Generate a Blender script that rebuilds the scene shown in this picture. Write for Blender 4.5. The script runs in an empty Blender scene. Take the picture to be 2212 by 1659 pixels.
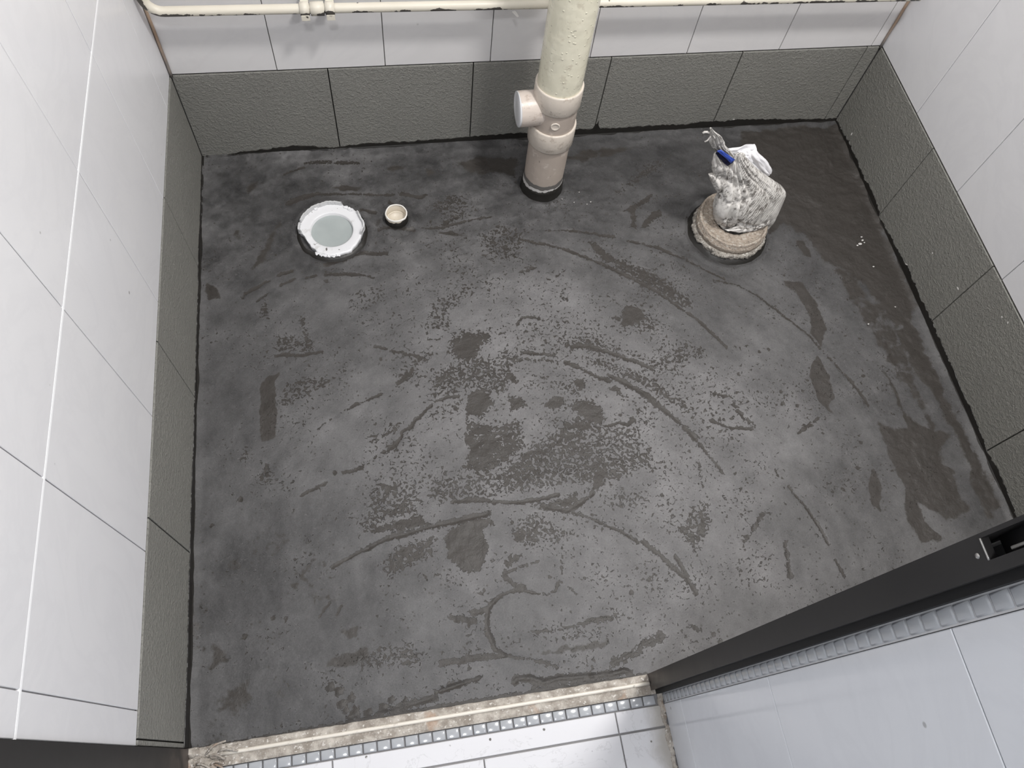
import bpy, bmesh, math, random
import numpy as np
from mathutils import Vector, Matrix
random.seed(7); RNG = np.random.default_rng(7)
S = bpy.context.scene
COL = S.collection

# ------------------------------------------------------------------ camera, world, light, exposure
CAM = np.array([0.3839545, -1.2931630, 1.3682784])
RC = np.array([[0.9842485, -0.1546446, 0.0856734],
               [-0.1015991, -0.8913666, -0.4417501],
               [0.1446807, 0.4260875, -0.8930380]])       # rows: right, down, forward
FPX = 1653.3134
cd = bpy.data.cameras.new('camera'); cam = bpy.data.objects.new('camera', cd); COL.objects.link(cam)
cd.sensor_width = 36.0; cd.lens = FPX * 36.0 / 2212.0; cd.clip_start = 0.01
M = Matrix.Identity(4)
for i in range(3):
    M[i][0] = RC[0][i]; M[i][1] = -RC[1][i]; M[i][2] = -RC[2][i]; M[i][3] = CAM[i]
cam.matrix_world = M
S.camera = cam

W = bpy.data.worlds.new('world'); S.world = W; W.use_nodes = True
W.node_tree.nodes['Background'].inputs[0].default_value = (0.86, 0.92, 1.0, 1)
W.node_tree.nodes['Background'].inputs[1].default_value = 0.55


def area_light(name, loc, size, power, color, aim=None):
    l = bpy.data.lights.new(name, 'AREA'); l.shape = 'DISK'; l.size = size; l.energy = power; l.color = color
    o = bpy.data.objects.new(name, l); COL.objects.link(o); o.location = loc
    if aim is not None:
        o.rotation_euler = (Vector(aim) - Vector(loc)).to_track_quat('-Z', 'Y').to_euler()
    return o


area_light('bathroom_ceiling_lamp', (1.14, -0.86, 2.34), 0.24, 36.0, (1.0, 0.985, 0.965))
area_light('hall_ceiling_lamp', (0.30, -1.62, 2.36), 0.22, 13.0, (0.97, 0.98, 1.0))

S.view_settings.view_transform = 'Standard'; S.view_settings.look = 'None'
S.view_settings.gamma = 1.0; S.view_settings.use_curve_mapping = False
S.view_settings.exposure = 0.0
S.render.film_transparent = False

# ------------------------------------------------------------------ measured room
T = 0.3            # grey tile
H = 0.2273         # top of the grey tiles above the membrane
RW = 1.537         # room width
YF = -1.2135       # inner edge of the threshold
ZT = 2.4
HW = 0.768         # hall wall plane


def hit(u, v, ax, val):
    """world point where the photograph's pixel (u, v) meets the plane axis=val"""
    d = RC.T @ np.array([(u - 1106.0) / FPX, (v - 829.5) / FPX, 1.0])
    return CAM + (val - CAM[ax]) / d[ax] * d


def lin(*c):
    return tuple(((x / 255) / 12.92 if x / 255 <= 0.04045 else ((x / 255 + 0.055) / 1.055) ** 2.4) for x in c) + (1.0,)


# ------------------------------------------------------------------ numpy noise
def vnoise(x, y, seed=0):
    xi = np.floor(x).astype(np.int64); yi = np.floor(y).astype(np.int64)
    fx = x - xi; fy = y - yi
    fx = fx * fx * (3 - 2 * fx); fy = fy * fy * (3 - 2 * fy)

    def h(a, b):
        n = (a * 374761393 + b * 668265263 + seed * 974634777) & 0x7fffffff
        n = ((n ^ (n >> 13)) * 1274126177) & 0x7fffffff
        return ((n ^ (n >> 16)) & 0xffff) / 65535.0
    return (h(xi, yi) * (1 - fx) + h(xi + 1, yi) * fx) * (1 - fy) + (h(xi, yi + 1) * (1 - fx) + h(xi + 1, yi + 1) * fx) * fy


def fbm(x, y, o=4, seed=0):
    x = np.asarray(x, float); y = np.asarray(y, float)
    s = 0; a = 0.5; t = 0
    for i in range(o):
        s = s + a * vnoise(x * 2 ** i + 17.3 * i, y * 2 ** i + 5.1 * i, seed + i); t += a; a *= 0.5
    return s / t


# ------------------------------------------------------------------ object helpers
def mesh(name, verts, faces, smooth=False):
    me = bpy.data.meshes.new(name); me.from_pydata([tuple(map(float, v)) for v in verts], [], faces); me.update()
    if smooth:
        me.polygons.foreach_set('use_smooth', [True] * len(me.polygons))
    return me


def obj(name, me, mat=None, parent=None, loc=None, **props):
    if mat is not None and len(me.materials) == 0:
        me.materials.append(mat)
    o = bpy.data.objects.new(name, me); COL.objects.link(o)
    if parent is not None:
        o.parent = parent
    if loc is not None:
        o.location = loc
    for k, v in props.items():
        o[k] = v
    return o


def empty(name, loc, label, cat, group=None):
    o = bpy.data.objects.new(name, None); COL.objects.link(o); o.location = loc
    o.empty_display_size = 0.05
    o['label'] = label; o['category'] = cat
    if group: o['group'] = group
    return o


def box_data(x0, x1, y0, y1, z0, z1, bev=0.0):
    bm = bmesh.new(); bmesh.ops.create_cube(bm, size=1)
    for v in bm.verts:
        v.co = Vector(((x0 + x1) / 2 + v.co.x * (x1 - x0), (y0 + y1) / 2 + v.co.y * (y1 - y0), (z0 + z1) / 2 + v.co.z * (z1 - z0)))
    if bev > 0:
        bmesh.ops.bevel(bm, geom=bm.edges[:], offset=bev, segments=2, affect='EDGES', profile=0.5)
    me = bpy.data.meshes.new('box'); bm.to_mesh(me); bm.free()
    return me


def boxes_data(lst):
    V = []; F = []
    for (x0, x1, y0, y1, z0, z1) in lst:
        b = len(V)
        V += [(x0, y0, z0), (x1, y0, z0), (x1, y1, z0), (x0, y1, z0), (x0, y0, z1), (x1, y0, z1), (x1, y1, z1), (x0, y1, z1)]
        F += [[b + i for i in f] for f in ((0, 3, 2, 1), (4, 5, 6, 7), (0, 1, 5, 4), (1, 2, 6, 5), (2, 3, 7, 6), (3, 0, 4, 7))]
    return mesh('boxes', V, F)


def lathe_data(prof, n=64, wob=None, cap=False):
    """prof: list of (r, z); wob(theta, k) -> (dr, dz)"""
    V = []; F = []
    for k, (r, z) in enumerate(prof):
        for i in range(n):
            t = 2 * math.pi * i / n
            dr, dz = wob(t, k) if wob else (0, 0)
            V.append(((r + dr) * math.cos(t), (r + dr) * math.sin(t), z + dz))
    m = len(prof)
    for k in range(m - 1):
        for i in range(n):
            j = (i + 1) % n
            F.append([k * n + i, k * n + j, (k + 1) * n + j, (k + 1) * n + i])
    if cap:
        F.append([(m - 1) * n + i for i in range(n)])
    return mesh('lathe', V, F, True)


def tube_data(path, r, n=16, caps=True):
    path = [Vector(p) for p in path]; V = []; F = []
    t0 = (path[1] - path[0]).normalized()
    up = Vector((0, 1, 0)) if abs(t0.y) < 0.9 else Vector((0, 0, 1))
    a = t0.cross(up).normalized()
    for k, p in enumerate(path):
        t = (path[min(k + 1, len(path) - 1)] - path[max(k - 1, 0)]).normalized()
        a = (a - t * a.dot(t)).normalized(); b = t.cross(a)
        rr = r[k] if isinstance(r, (list, tuple)) else r
        for i in range(n):
            th = 2 * math.pi * i / n
            V.append(p + a * rr * math.cos(th) + b * rr * math.sin(th))
    for k in range(len(path) - 1):
        for i in range(n):
            j = (i + 1) % n
            F.append([k * n + i, (k + 1) * n + i, (k + 1) * n + j, k * n + j])
    if caps:
        F.append(list(range(n))); F.append([(len(path) - 1) * n + i for i in reversed(range(n))])
    return mesh('tube', V, F, True)


# ------------------------------------------------------------------ material helper
class Mat:
    def __init__(s, name, rough=0.5, spec=0.5):
        s.m = bpy.data.materials.new(name); s.m.use_nodes = True
        s.t = s.m.node_tree; s.b = s.t.nodes['Principled BSDF']
        s.b.inputs['Roughness'].default_value = rough
        s.b.inputs['Specular IOR Level'].default_value = spec
        s._tc = None

    def n(s, typ, **kw):
        nd = s.t.nodes.new(typ)
        for k, v in kw.items():
            if hasattr(nd, k) and k not in nd.inputs: setattr(nd, k, v)
            else: s.put(v, nd.inputs[k])
        return nd

    def put(s, v, sock):
        if hasattr(v, 'is_output'): s.t.links.new(v, sock)
        else: sock.default_value = v

    def co(s, kind='Object'):
        if s._tc is None: s._tc = s.t.nodes.new('ShaderNodeTexCoord')
        return s._tc.outputs[kind]

    def pos(s):
        return s.t.nodes.new('ShaderNodeNewGeometry').outputs['Position']

    def sep(s, v):
        nd = s.t.nodes.new('ShaderNodeSeparateXYZ'); s.put(v, nd.inputs[0]); return nd.outputs

    def noise(s, scale, detail=3, rough=0.5, vec=None, dist=0.0):
        nd = s.t.nodes.new('ShaderNodeTexNoise'); nd.inputs['Scale'].default_value = scale
        nd.inputs['Detail'].default_value = detail; nd.inputs['Roughness'].default_value = rough
        nd.inputs['Distortion'].default_value = dist
        s.t.links.new(vec if vec is not None else s.pos(), nd.inputs['Vector'])
        return nd.outputs['Fac']

    def voro(s, scale, vec=None, feature='F1', rnd=1.0):
        nd = s.t.nodes.new('ShaderNodeTexVoronoi'); nd.feature = feature
        nd.inputs['Scale'].default_value = scale; nd.inputs['Randomness'].default_value = rnd
        s.t.links.new(vec if vec is not None else s.pos(), nd.inputs['Vector'])
        return nd.outputs

    def math(s, op, a, b=0.0, c=None, clamp=False):
        nd = s.t.nodes.new('ShaderNodeMath'); nd.operation = op; nd.use_clamp = clamp
        s.put(a, nd.inputs[0]); s.put(b, nd.inputs[1])
        if c is not None: s.put(c, nd.inputs[2])
        return nd.outputs[0]

    def step(s, v, lo, hi, a=0.0, b=1.0):
        nd = s.t.nodes.new('ShaderNodeMapRange'); nd.interpolation_type = 'SMOOTHSTEP'
        s.put(v, nd.inputs['Value']); s.put(lo, nd.inputs['From Min']); s.put(hi, nd.inputs['From Max'])
        nd.inputs['To Min'].default_value = a; nd.inputs['To Max'].default_value = b
        return nd.outputs[0]

    def mix(s, f, a, b):
        nd = s.t.nodes.new('ShaderNodeMix'); nd.data_type = 'RGBA'
        s.put(f, nd.inputs['Factor']); s.put(a, nd.inputs['A'] if False else nd.inputs[6]); s.put(b, nd.inputs[7])
        return nd.outputs[2]

    def mapping(s, vec, scale=(1, 1, 1), rot=(0, 0, 0)):
        nd = s.t.nodes.new('ShaderNodeMapping'); s.t.links.new(vec, nd.inputs[0])
        nd.inputs['Scale'].default_value = scale; nd.inputs['Rotation'].default_value = rot
        return nd.outputs[0]

    def attr(s, name):
        nd = s.t.nodes.new('ShaderNodeAttribute'); nd.attribute_name = name; return nd.outputs

    def color(s, v): s.put(v, s.b.inputs['Base Color']); return s
    def rough(s, v): s.put(v, s.b.inputs['Roughness']); return s

    def bump(s, h, dist=0.001, strength=1.0):
        nd = s.t.nodes.new('ShaderNodeBump'); nd.inputs['Distance'].default_value = dist
        nd.inputs['Strength'].default_value = strength
        s.put(h, nd.inputs['Height']); s.t.links.new(nd.outputs[0], s.b.inputs['Normal'])
        return s


def plain(name, c, rough=0.5, spec=0.5, var=0.15, scale=40, metal=0.0, bump=0.0):
    m = Mat(name, rough, spec)
    d = tuple(x * (1 - var) for x in c[:3]) + (1,)
    n = m.noise(scale, 4)
    m.color(m.mix(n, c, d)); m.b.inputs['Metallic'].default_value = metal
    if bump: m.bump(n, bump)
    return m.m


# grey slate-relief porcelain tile
def grey_tile_mat():
    m = Mat('grey_slate_tile', 0.55, 0.35)
    n1 = m.noise(9, 4); n2 = m.noise(300, 3, 0.55); n3 = m.noise(130, 3)
    c = m.mix(n1, lin(130, 129, 124), lin(143, 142, 136))
    c = m.mix(m.math('MULTIPLY', n2, 0.35), c, lin(106, 105, 101))
    # pale cement dust smears
    z = m.sep(m.pos())[2]
    d = m.math('MULTIPLY', m.step(m.noise(30, 5, 0.7), 0.60, 0.75), m.step(z, 0.05, 0.0))
    c = m.mix(m.math('MULTIPLY', d, 0.5), c, lin(150, 148, 144))
    m.color(c)
    m.bump(m.math('ADD', m.math('MULTIPLY', m.step(n2, 0.42, 0.68), 0.5), m.math('MULTIPLY', m.step(n3, 0.4, 0.7), 0.6)), 0.0015, 0.75)
    return m.m


def white_tile_mat(name, base, vein, rough, dots=1.0, spec=0.5):
    m = Mat(name, rough, spec)
    n1 = m.noise(3.0, 4, 0.6, dist=1.0); n2 = m.noise(5.5, 5, 0.6, dist=2.0)
    v = m.step(m.math('ABSOLUTE', m.math('SUBTRACT', n2, 0.5)), 0.09, 0.0)
    c = m.mix(m.math('MULTIPLY', n1, 0.55), base, vein)
    c = m.mix(m.math('MULTIPLY', v, 0.045), c, lin(165, 165, 172))
    if dots:
        vd = m.voro(14)
        sp = m.math('MULTIPLY', m.step(vd['Distance'], 0.045, 0.025), m.step(m.noise(6, 1), 0.50, 0.56))
        c = m.mix(m.math('MULTIPLY', sp, 0.75 * dots), c, lin(120, 118, 116))
    m.color(c)
    m.bump(m.noise(14, 2), 0.0006, 0.25)
    return m.m


MT_GREY = grey_tile_mat()
MT_WHITE = white_tile_mat('white_marble_tile', lin(228, 227, 228), lin(212, 212, 218), 0.30)
MT_WHITE_BACK = white_tile_mat('dull_white_tile', lin(226, 224, 224), lin(212, 209, 208), 0.42, 0.6)
MT_HALLW = white_tile_mat('glossy_white_tile', lin(214, 215, 219), lin(200, 202, 208), 0.10, 0.8)


def hall_floor_mat():
    m = Mat('hall_floor_tile', 0.14, 0.5)
    p = m.sep(m.pos())
    n2 = m.noise(7, 5, 0.6, dist=2.5)
    v = m.step(m.math('ABSOLUTE', m.math('SUBTRACT', n2, 0.5)), 0.012, 0.0)
    c = m.mix(m.math('MULTIPLY', v, 0.18), lin(214, 213, 216), lin(132, 130, 132))
    vd = m.voro(55); sp = m.math('MULTIPLY', m.step(vd['Distance'], 0.14, 0.10), m.step(m.noise(20, 1), 0.56, 0.62))
    c = m.mix(sp, c, lin(105, 102, 98))
    g = m.math('MULTIPLY', m.step(m.math('ADD', p[0], m.math('MULTIPLY', m.noise(35, 4), 0.03)), 0.738, 0.772), 0.75)
    c = m.mix(g, c, lin(150, 143, 132))
    m.color(c); m.rough(m.math('ADD', 0.12, m.math('MULTIPLY', g, 0.5)))
    m.bump(m.noise(18, 2), 0.001, 0.3)
    return m.m


MT_HALLF = hall_floor_mat()
MT_MOSAIC = plain('mosaic_glaze', lin(166, 168, 172), 0.14, 0.5, 0.10, 30)
MT_GROUT_W = plain('white_grout', lin(192, 191, 193), 0.7, 0.2, 0.15)
MT_GROUT_M = plain('grey_grout', lin(150, 148, 148), 0.8, 0.2, 0.2)
MT_GROUT_D = plain('dark_joint', lin(42, 40, 38), 0.85, 0.2, 0.3)
MT_GROUT_S = plain('soiled_grout', lin(120, 117, 114), 0.85, 0.2, 0.3)
MT_JOINT_BRIGHT = plain('lit_white_grout', lin(250, 250, 252), 0.5, 0.3, 0.03)  # ceiling light caught on the tile bevel, put into the joint's white
MT_PLASTER = plain('white_plaster', lin(225, 225, 224), 0.8, 0.2, 0.05)
MT_SEAL = Mat('black_sealing_coat', 0.42, 0.4)
MT_SEAL.color(MT_SEAL.mix(MT_SEAL.noise(60, 3), lin(30, 28, 26), lin(40, 38, 35))); MT_SEAL.bump(MT_SEAL.noise(160, 3), 0.001, 0.4); MT_SEAL = MT_SEAL.m


def concrete_mat():
    m = Mat('raw_mortar', 0.9, 0.2)
    n = m.noise(45, 6, 0.65); n2 = m.noise(220, 3)
    c = m.mix(m.step(n, 0.35, 0.7), lin(140, 132, 123), lin(190, 183, 174))
    c = m.mix(m.step(n2, 0.58, 0.7), c, lin(205, 200, 194))
    c = m.mix(m.math('MULTIPLY', m.step(m.noise(28, 3), 0.6, 0.7), 0.5), c, lin(160, 128, 104))
    m.color(c); m.bump(m.math('ADD', n, m.math('MULTIPLY', n2, 0.5)), 0.004, 0.8)
    return m.m


MT_CONC = concrete_mat()


def pvc_mat(name, c0, c1, dirt, dirt_amt, rough, lumps=0.0):
    m = Mat(name, rough, 0.5)
    n = m.noise(14, 4); c = m.mix(n, c0, c1)
    d = m.step(m.noise(38, 6, 0.7), 0.56, 0.66)
    c = m.mix(m.math('MULTIPLY', d, dirt_amt), c, dirt)
    s = m.step(m.noise(120, 3), 0.70, 0.74)
    c = m.mix(m.math('MULTIPLY', s, dirt_amt), c, lin(95, 88, 80))
    m.color(c)
    h = m.noise(55, 3)
    if lumps > 0.9: h = m.math('ADD', h, m.math('MULTIPLY', m.noise(24, 2), 3.0))
    if lumps: h = m.math('ADD', h, m.math('MULTIPLY', m.step(m.voro(90)['Distance'], 0.22, 0.1), lumps))
    m.bump(h, 0.0016, 0.5)
    return m.m


MT_PIPE_UP = pvc_mat('cream_gloss_pipe', lin(234, 229, 210), lin(222, 217, 195), lin(182, 170, 150), 0.4, 0.14, 1.0)
MT_COLLAR = pvc_mat('cream_collar', lin(216, 206, 194), lin(202, 192, 181), lin(160, 146, 132), 0.6, 0.3, 0.3)
MT_PIPE_DIRTY = pvc_mat('cement_stained_pvc', lin(190, 177, 166), lin(168, 156, 146), lin(212, 202, 192), 0.7, 0.45, 0.2)
MT_BRANCH = pvc_mat('branch_pvc', lin(208, 197, 188), lin(192, 180, 170), lin(160, 142, 128), 0.5, 0.35, 0.3)
MT_CAP = plain('white_cap', lin(216, 216, 218), 0.4, 0.4, 0.1)
MT_PRIMER = plain('white_primer', lin(206, 203, 200), 0.6, 0.3, 0.12, 120)
MT_GREYBAND = plain('grey_band', lin(112, 109, 106), 0.6, 0.3, 0.15, 90)


def peel_mat():
    m = Mat('peeling_cream_paint', 0.38, 0.4)
    g = m.t.nodes.new('ShaderNodeNewGeometry')
    nz = m.sep(g.outputs['Normal'])[2]
    n = m.noise(30, 5, 0.6)
    under = m.step(nz, 0.45, -0.35)
    k = m.step(m.math('ADD', n, m.math('MULTIPLY', under, 0.17)), 0.665, 0.68)
    top = m.mix(m.noise(12, 4), lin(218, 212, 199), lin(204, 197, 182))
    rust = m.step(m.noise(17, 5, 0.7), 0.66, 0.72)
    top = m.mix(m.math('MULTIPLY', rust, 0.8), top, lin(165, 108, 66))
    bare = m.mix(m.noise(90, 2), lin(62, 58, 52), lin(96, 92, 88))
    m.color(m.mix(k, top, bare)); m.bump(m.math('SUBTRACT', 1.0, k), 0.0008, 0.8)
    return m.m


MT_PEEL = peel_mat()
MT_FLANGE = pvc_mat('white_pvc_flange', lin(226, 226, 228), lin(216, 216, 218), lin(190, 188, 186), 0.6, 0.35)
MT_WATER = Mat('murky_water', 0.08, 0.5)
MT_WATER.color(MT_WATER.mix(MT_WATER.noise(30, 4), lin(150, 157, 156), lin(168, 174, 173))); MT_WATER = MT_WATER.m
MT_STUB = pvc_mat('beige_pvc', lin(214, 205, 190), lin(200, 189, 172), lin(160, 146, 126), 0.5, 0.4)
MT_RIM = plain('cut_white_rim', lin(232, 228, 222), 0.5, 0.3, 0.05)


def cement_ring_mat(c0, c1, amt):
    m = Mat('cement_crusted_ring', 0.85, 0.25)
    n = m.noise(70, 6, 0.7); n2 = m.noise(190, 4, 0.6)
    c = m.mix(n, c0, c1)
    c = m.mix(m.math('MULTIPLY', m.step(n2, 0.52, 0.64), amt), c, lin(212, 208, 200))
    c = m.mix(m.math('MULTIPLY', m.step(n2, 0.42, 0.34), amt), c, lin(92, 86, 80))
    m.color(c); m.bump(m.math('ADD', n, n2), 0.004, 0.9)
    return m.m


MT_RING = cement_ring_mat(lin(184, 171, 157), lin(150, 138, 126), 0.55)
MT_CRUST = cement_ring_mat(lin(172, 166, 158), lin(148, 142, 134), 0.8)


def woven_mat(name, dirt, stripes):
    m = Mat(name, 0.55, 0.35)
    st = m.attr('weave')['Fac']; sk = m.attr('stripe')['Fac']
    cxyz = m.t.nodes.new('ShaderNodeCombineXYZ'); m.put(st, cxyz.inputs[0]); m.put(m.math('MULTIPLY', m.sep(m.pos())[2], 0.25), cxyz.inputs[1])
    wv = m.t.nodes.new('ShaderNodeTexWave'); wv.wave_type = 'BANDS'; wv.bands_direction = 'X'
    wv.inputs['Scale'].default_value = 66; wv.inputs['Distortion'].default_value = 2.4
    wv.inputs['Detail'].default_value = 3; wv.inputs['Detail Scale'].default_value = 1.5
    m.t.links.new(cxyz.outputs[0], wv.inputs['Vector'])
    w = wv.outputs['Fac']
    c = m.mix(m.noise(16, 4), lin(226, 223, 219), lin(206, 202, 197))
    if stripes: c = m.mix(m.math('MULTIPLY', m.step(w, 0.42, 0.06), m.math('MULTIPLY', m.math('MULTIPLY', m.step(m.noise(30, 3), 0.3, 0.6), sk), 0.85 * stripes)), c, lin(126, 120, 114))
    gv = m.t.nodes.new('ShaderNodeCombineXYZ'); px_ = m.sep(m.pos())
    m.put(st, gv.inputs[0]); m.put(m.math('MULTIPLY', px_[2], 0.40), gv.inputs[1]); m.put(m.math('MULTIPLY', px_[1], 0.4), gv.inputs[2])
    d = m.math('MULTIPLY', m.step(m.noise(190, 5, 0.75, vec=gv.outputs[0]), 0.47, 0.60), m.step(m.noise(24, 3), 0.36, 0.54))
    c = m.mix(m.math('MULTIPLY', d, dirt), c, lin(104, 99, 94))
    m.color(c)
    m.bump(m.math('ADD', m.math('MULTIPLY', m.math('MULTIPLY', w, sk), 0.25 * stripes), m.noise(80, 4)), 0.0020, 0.7)
    return m.m


MT_WOVEN = woven_mat('soiled_woven_plastic', 0.95, 1.0)
MT_SACK = woven_mat('crumpled_plastic', 0.7, 0.15)
MT_LINER = plain('clean_white_plastic', lin(240, 239, 242), 0.35, 0.4, 0.05, 20, bump=0.003)
MT_NAVY = plain('dark_blue_shade', lin(24, 26, 58), 0.6, 0.3, 0.3, 60)  # navy that stands in for the shade inside the sack mouth
MT_BLUE = plain('blue_print', lin(58, 84, 178), 0.45, 0.4, 0.25, 60)


def black_mat():
    m = Mat('black_aluminium', 0.38, 0.4)
    n = m.noise(12, 5, 0.65)
    c = m.mix(n, lin(30, 29, 30), lin(46, 44, 43))
    z = m.sep(m.pos())[2]
    d = m.math('MULTIPLY', m.step(z, 0.16, 0.0), m.step(m.noise(30, 4), 0.3, 0.6))
    c = m.mix(m.math('MULTIPLY', d, 0.45), c, lin(112, 100, 94))
    m.color(c); m.rough(m.math('ADD', 0.32, m.math('MULTIPLY', n, 0.25)))
    return m.m


MT_BLACK = black_mat()
MT_RECESS_SHADE = plain('recess_shade_black', lin(14, 13, 14), 0.6, 0.3, 0.2)  # near-black for the shade in the jamb gap and door recesses
MT_CHROME = plain('scuffed_metal', lin(170, 168, 165), 0.35, 0.5, 0.1, metal=0.8)
MT_RAIL = pvc_mat('cream_rail', lin(226, 219, 208), lin(210, 203, 192), lin(150, 140, 128), 0.4, 0.35)
def bead_mat():
    m = Mat('rusty_corner_bead', 0.6, 0.3)
    z = m.sep(m.pos())[2]
    k = m.step(m.math('ADD', z, m.math('MULTIPLY', m.noise(25, 4), 0.12)), 0.27, 0.40)
    c = m.mix(k, lin(120, 116, 114), m.mix(m.noise(30, 4), lin(196, 180, 160), lin(132, 92, 68)))
    m.color(c); return m.m


MT_BEAD = bead_mat()

# ------------------------------------------------------------------ walls and tiles
BACK = (np.array([0, 0, 0.]), np.array([1, 0, 0.]), np.array([0, 0, 1.]), np.array([0, -1., 0]))
LEFT = (np.array([0, 0, 0.]), np.array([0, -1., 0]), np.array([0, 0, 1.]), np.array([1., 0, 0]))
RIGHT = (np.array([RW, 0, 0.]), np.array([0, -1., 0]), np.array([0, 0, 1.]), np.array([-1., 0, 0]))
HALLR = (np.array([HW, 0, 0.]), np.array([0, -1., 0]), np.array([0, 0, 1.]), np.array([-1., 0, 0]))
HALLF = (np.array([0, 0, 0.]), np.array([1., 0, 0]), np.array([0, 1., 0]), np.array([0, 0, 1.]))
FRONT = (np.array([0, YF, 0.]), np.array([1, 0, 0.]), np.array([0, 0, 1.]), np.array([0, 1., 0]))
_tc = {}


def tile(name, frame, u0, u1, v0, v1, mat, parent, n=0.0, gap=0.0012, bev=0.0008, depth=0.007):
    O, U, V, N = frame
    w = u1 - u0 - gap; h = v1 - v0 - gap
    if w < 0.002 or h < 0.002: return
    key = (tuple(U), tuple(V), tuple(N), round(w, 4), round(h, 4), mat.name, bev, depth)
    me = _tc.get(key)
    if me is None:
        def ring(d, nn): return [U * a + V * b + N * nn for a, b in ((d, d), (w - d, d), (w - d, h - d), (d, h - d))]
        vs = ring(0, -depth) + ring(0, -bev) + ring(bev, 0)
        fs = []
        for k in (0, 4):
            for i in range(4):
                j = (i + 1) % 4; fs.append([k + i, k + j, k + 4 + j, k + 4 + i])
        fs.append([8, 9, 10, 11])
        if np.dot(np.cross(U, V), N) < 0: fs = [f[::-1] for f in fs]
        me = mesh(name, vs, fs); me.materials.append(mat); _tc[key] = me
    p = O + U * (u0 + gap / 2) + V * (v0 + gap / 2) + N * (n + random.uniform(-0.00025, 0.00025))
    return obj(name, me, None, parent, p)


DP = 0.0055   # recess of the joint bed behind tile faces
TH = 0.12


def joint_strip(frame, u0, u1, v0, v1, mat, parent, name, n):
    O, U, V, N = frame
    P = [O + U * a + V * b + N * c for c in (n - 0.004, n) for (a, b) in ((u0, v0), (u1, v0), (u1, v1), (u0, v1))]
    me = mesh(name, P, [[4, 5, 6, 7], [0, 1, 5, 4], [1, 2, 6, 5], [2, 3, 7, 6], [3, 0, 4, 7]])
    bm = bmesh.new(); bm.from_mesh(me); bmesh.ops.recalc_face_normals(bm, faces=bm.faces[:]); bm.to_mesh(me); bm.free()
    return obj(name, me, mat, parent)


WZ = [H + 0.0015, 0.548, 0.868, 1.188]


def wall(name, frame, slab, grey_u, white_u, umax, wmat, gmat, jointmat=None):
    w = obj(name, box_data(*slab), gmat, kind='structure')
    O, U, V, N = frame
    joint_strip(frame, 0, umax, -0.05, H + 0.0018, MT_GROUT_D, w, 'mortar_bed', -DP + 0.0008)
    for a, b in zip(grey_u[:-1], grey_u[1:]):
        tile('grey_tile', frame, a, b, -0.03, H, MT_GREY, w, 0.0, 0.0022, 0.0007)
    for z0, z1 in zip(WZ[:-1], WZ[1:]):
        for a, b in zip(white_u[:-1], white_u[1:]):
            tile('white_tile', frame, a, b, z0, z1, wmat, w, -0.0012, 0.0016, 0.0007)
    if jointmat:
        for z in WZ[1:3]:
            joint_strip(frame, 0, umax, z - 0.0019, z + 0.0019, jointmat, w, 'grout_joint', -0.0009)
    # plain plaster above the tiles that the picture needs
    joint_strip(frame, 0, umax, WZ[-1], ZT, MT_PLASTER, w, 'plaster', -0.0012)
    return w


def seq(first, step, last):
    r = [0.0]; x = first
    while x < last - 0.004: r.append(x); x += step
    return r + [last]


bu = [0.0, 0.3048, 0.6048, 0.9048, 1.2048, 1.5048, RW]
wall_back = wall('wall_back', BACK, (-TH, RW + TH, DP, TH, -0.1, ZT), bu,
                 [0, .2053, .4217, .6400, .8560, 1.0735, 1.2888, 1.5125, RW], RW, MT_WHITE_BACK, MT_GROUT_S)
wall_left = wall('wall_left', LEFT, (-TH, -DP, YF, DP, -0.1, ZT), [0, .3048, .6048, .9048, 1.2048, -YF],
                 [0, .0935, .3120, .5300, .7415, .9560, 1.1700, -YF], -YF, MT_WHITE, MT_GROUT_W, MT_JOINT_BRIGHT)
wall_right = wall('wall_right', RIGHT, (RW + DP, RW + TH, YF, DP, -0.1, ZT), [0, .3031, .6031, .9031, 1.2031, -YF],
                  [0, .2068, .4226, .6361, .8506, 1.0650, -YF], -YF, MT_WHITE, MT_GROUT_M)
wall_front = obj('wall_front', boxes_data([(HW + 0.012, RW + TH, -1.2450, YF - DP, -0.1, ZT), (-TH, HW + 0.012, -1.2450, YF - DP, 2.06, ZT)]), MT_GROUT_M, kind='structure')
for a, b in zip([HW + 0.012, 0.937, 1.237, RW][:-1], [HW + 0.012, 0.937, 1.237, RW][1:]):
    tile('grey_tile', FRONT, a, b, -0.03, H, MT_GREY, wall_front, 0.0, 0.0022)
ws = [HW + 0.012, 0.892, 1.107, 1.322, RW]
for z0, z1 in zip(WZ[:-1], WZ[1:]):
    for a, b in zip(ws[:-1], ws[1:]):
        tile('white_tile', FRONT, a, b, z0, z1, MT_WHITE, wall_front, -0.0012, 0.0016)
ceiling = obj('ceiling', box_data(-TH, RW + TH, -2.6, TH, ZT, ZT + 0.1), MT_PLASTER, kind='structure')

# silicone beads up the two back corners
for x, nm in ((0.0022, 1), (RW - 0.0022, -1)):
    obj('corner_bead', tube_data([(x, -0.002 - 0.0006 * math.sin(z * 90), z) for z in np.linspace(H, 1.18, 60)], 0.003, 8), MT_BEAD, wall_back)


# ------------------------------------------------------------------ waterproof membrane floor
def P2(pts):
    return np.array([hit(u, v, 2, 0.0)[:2] for u, v in pts])


STEP = 0.0026
nx = int(RW / STEP) + 1; ny = int((-YF) / STEP) + 1
gx = np.linspace(0.0, RW, nx); gy = np.linspace(YF, 0.0, ny)
X, Y = np.meshgrid(gx, gy)
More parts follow.
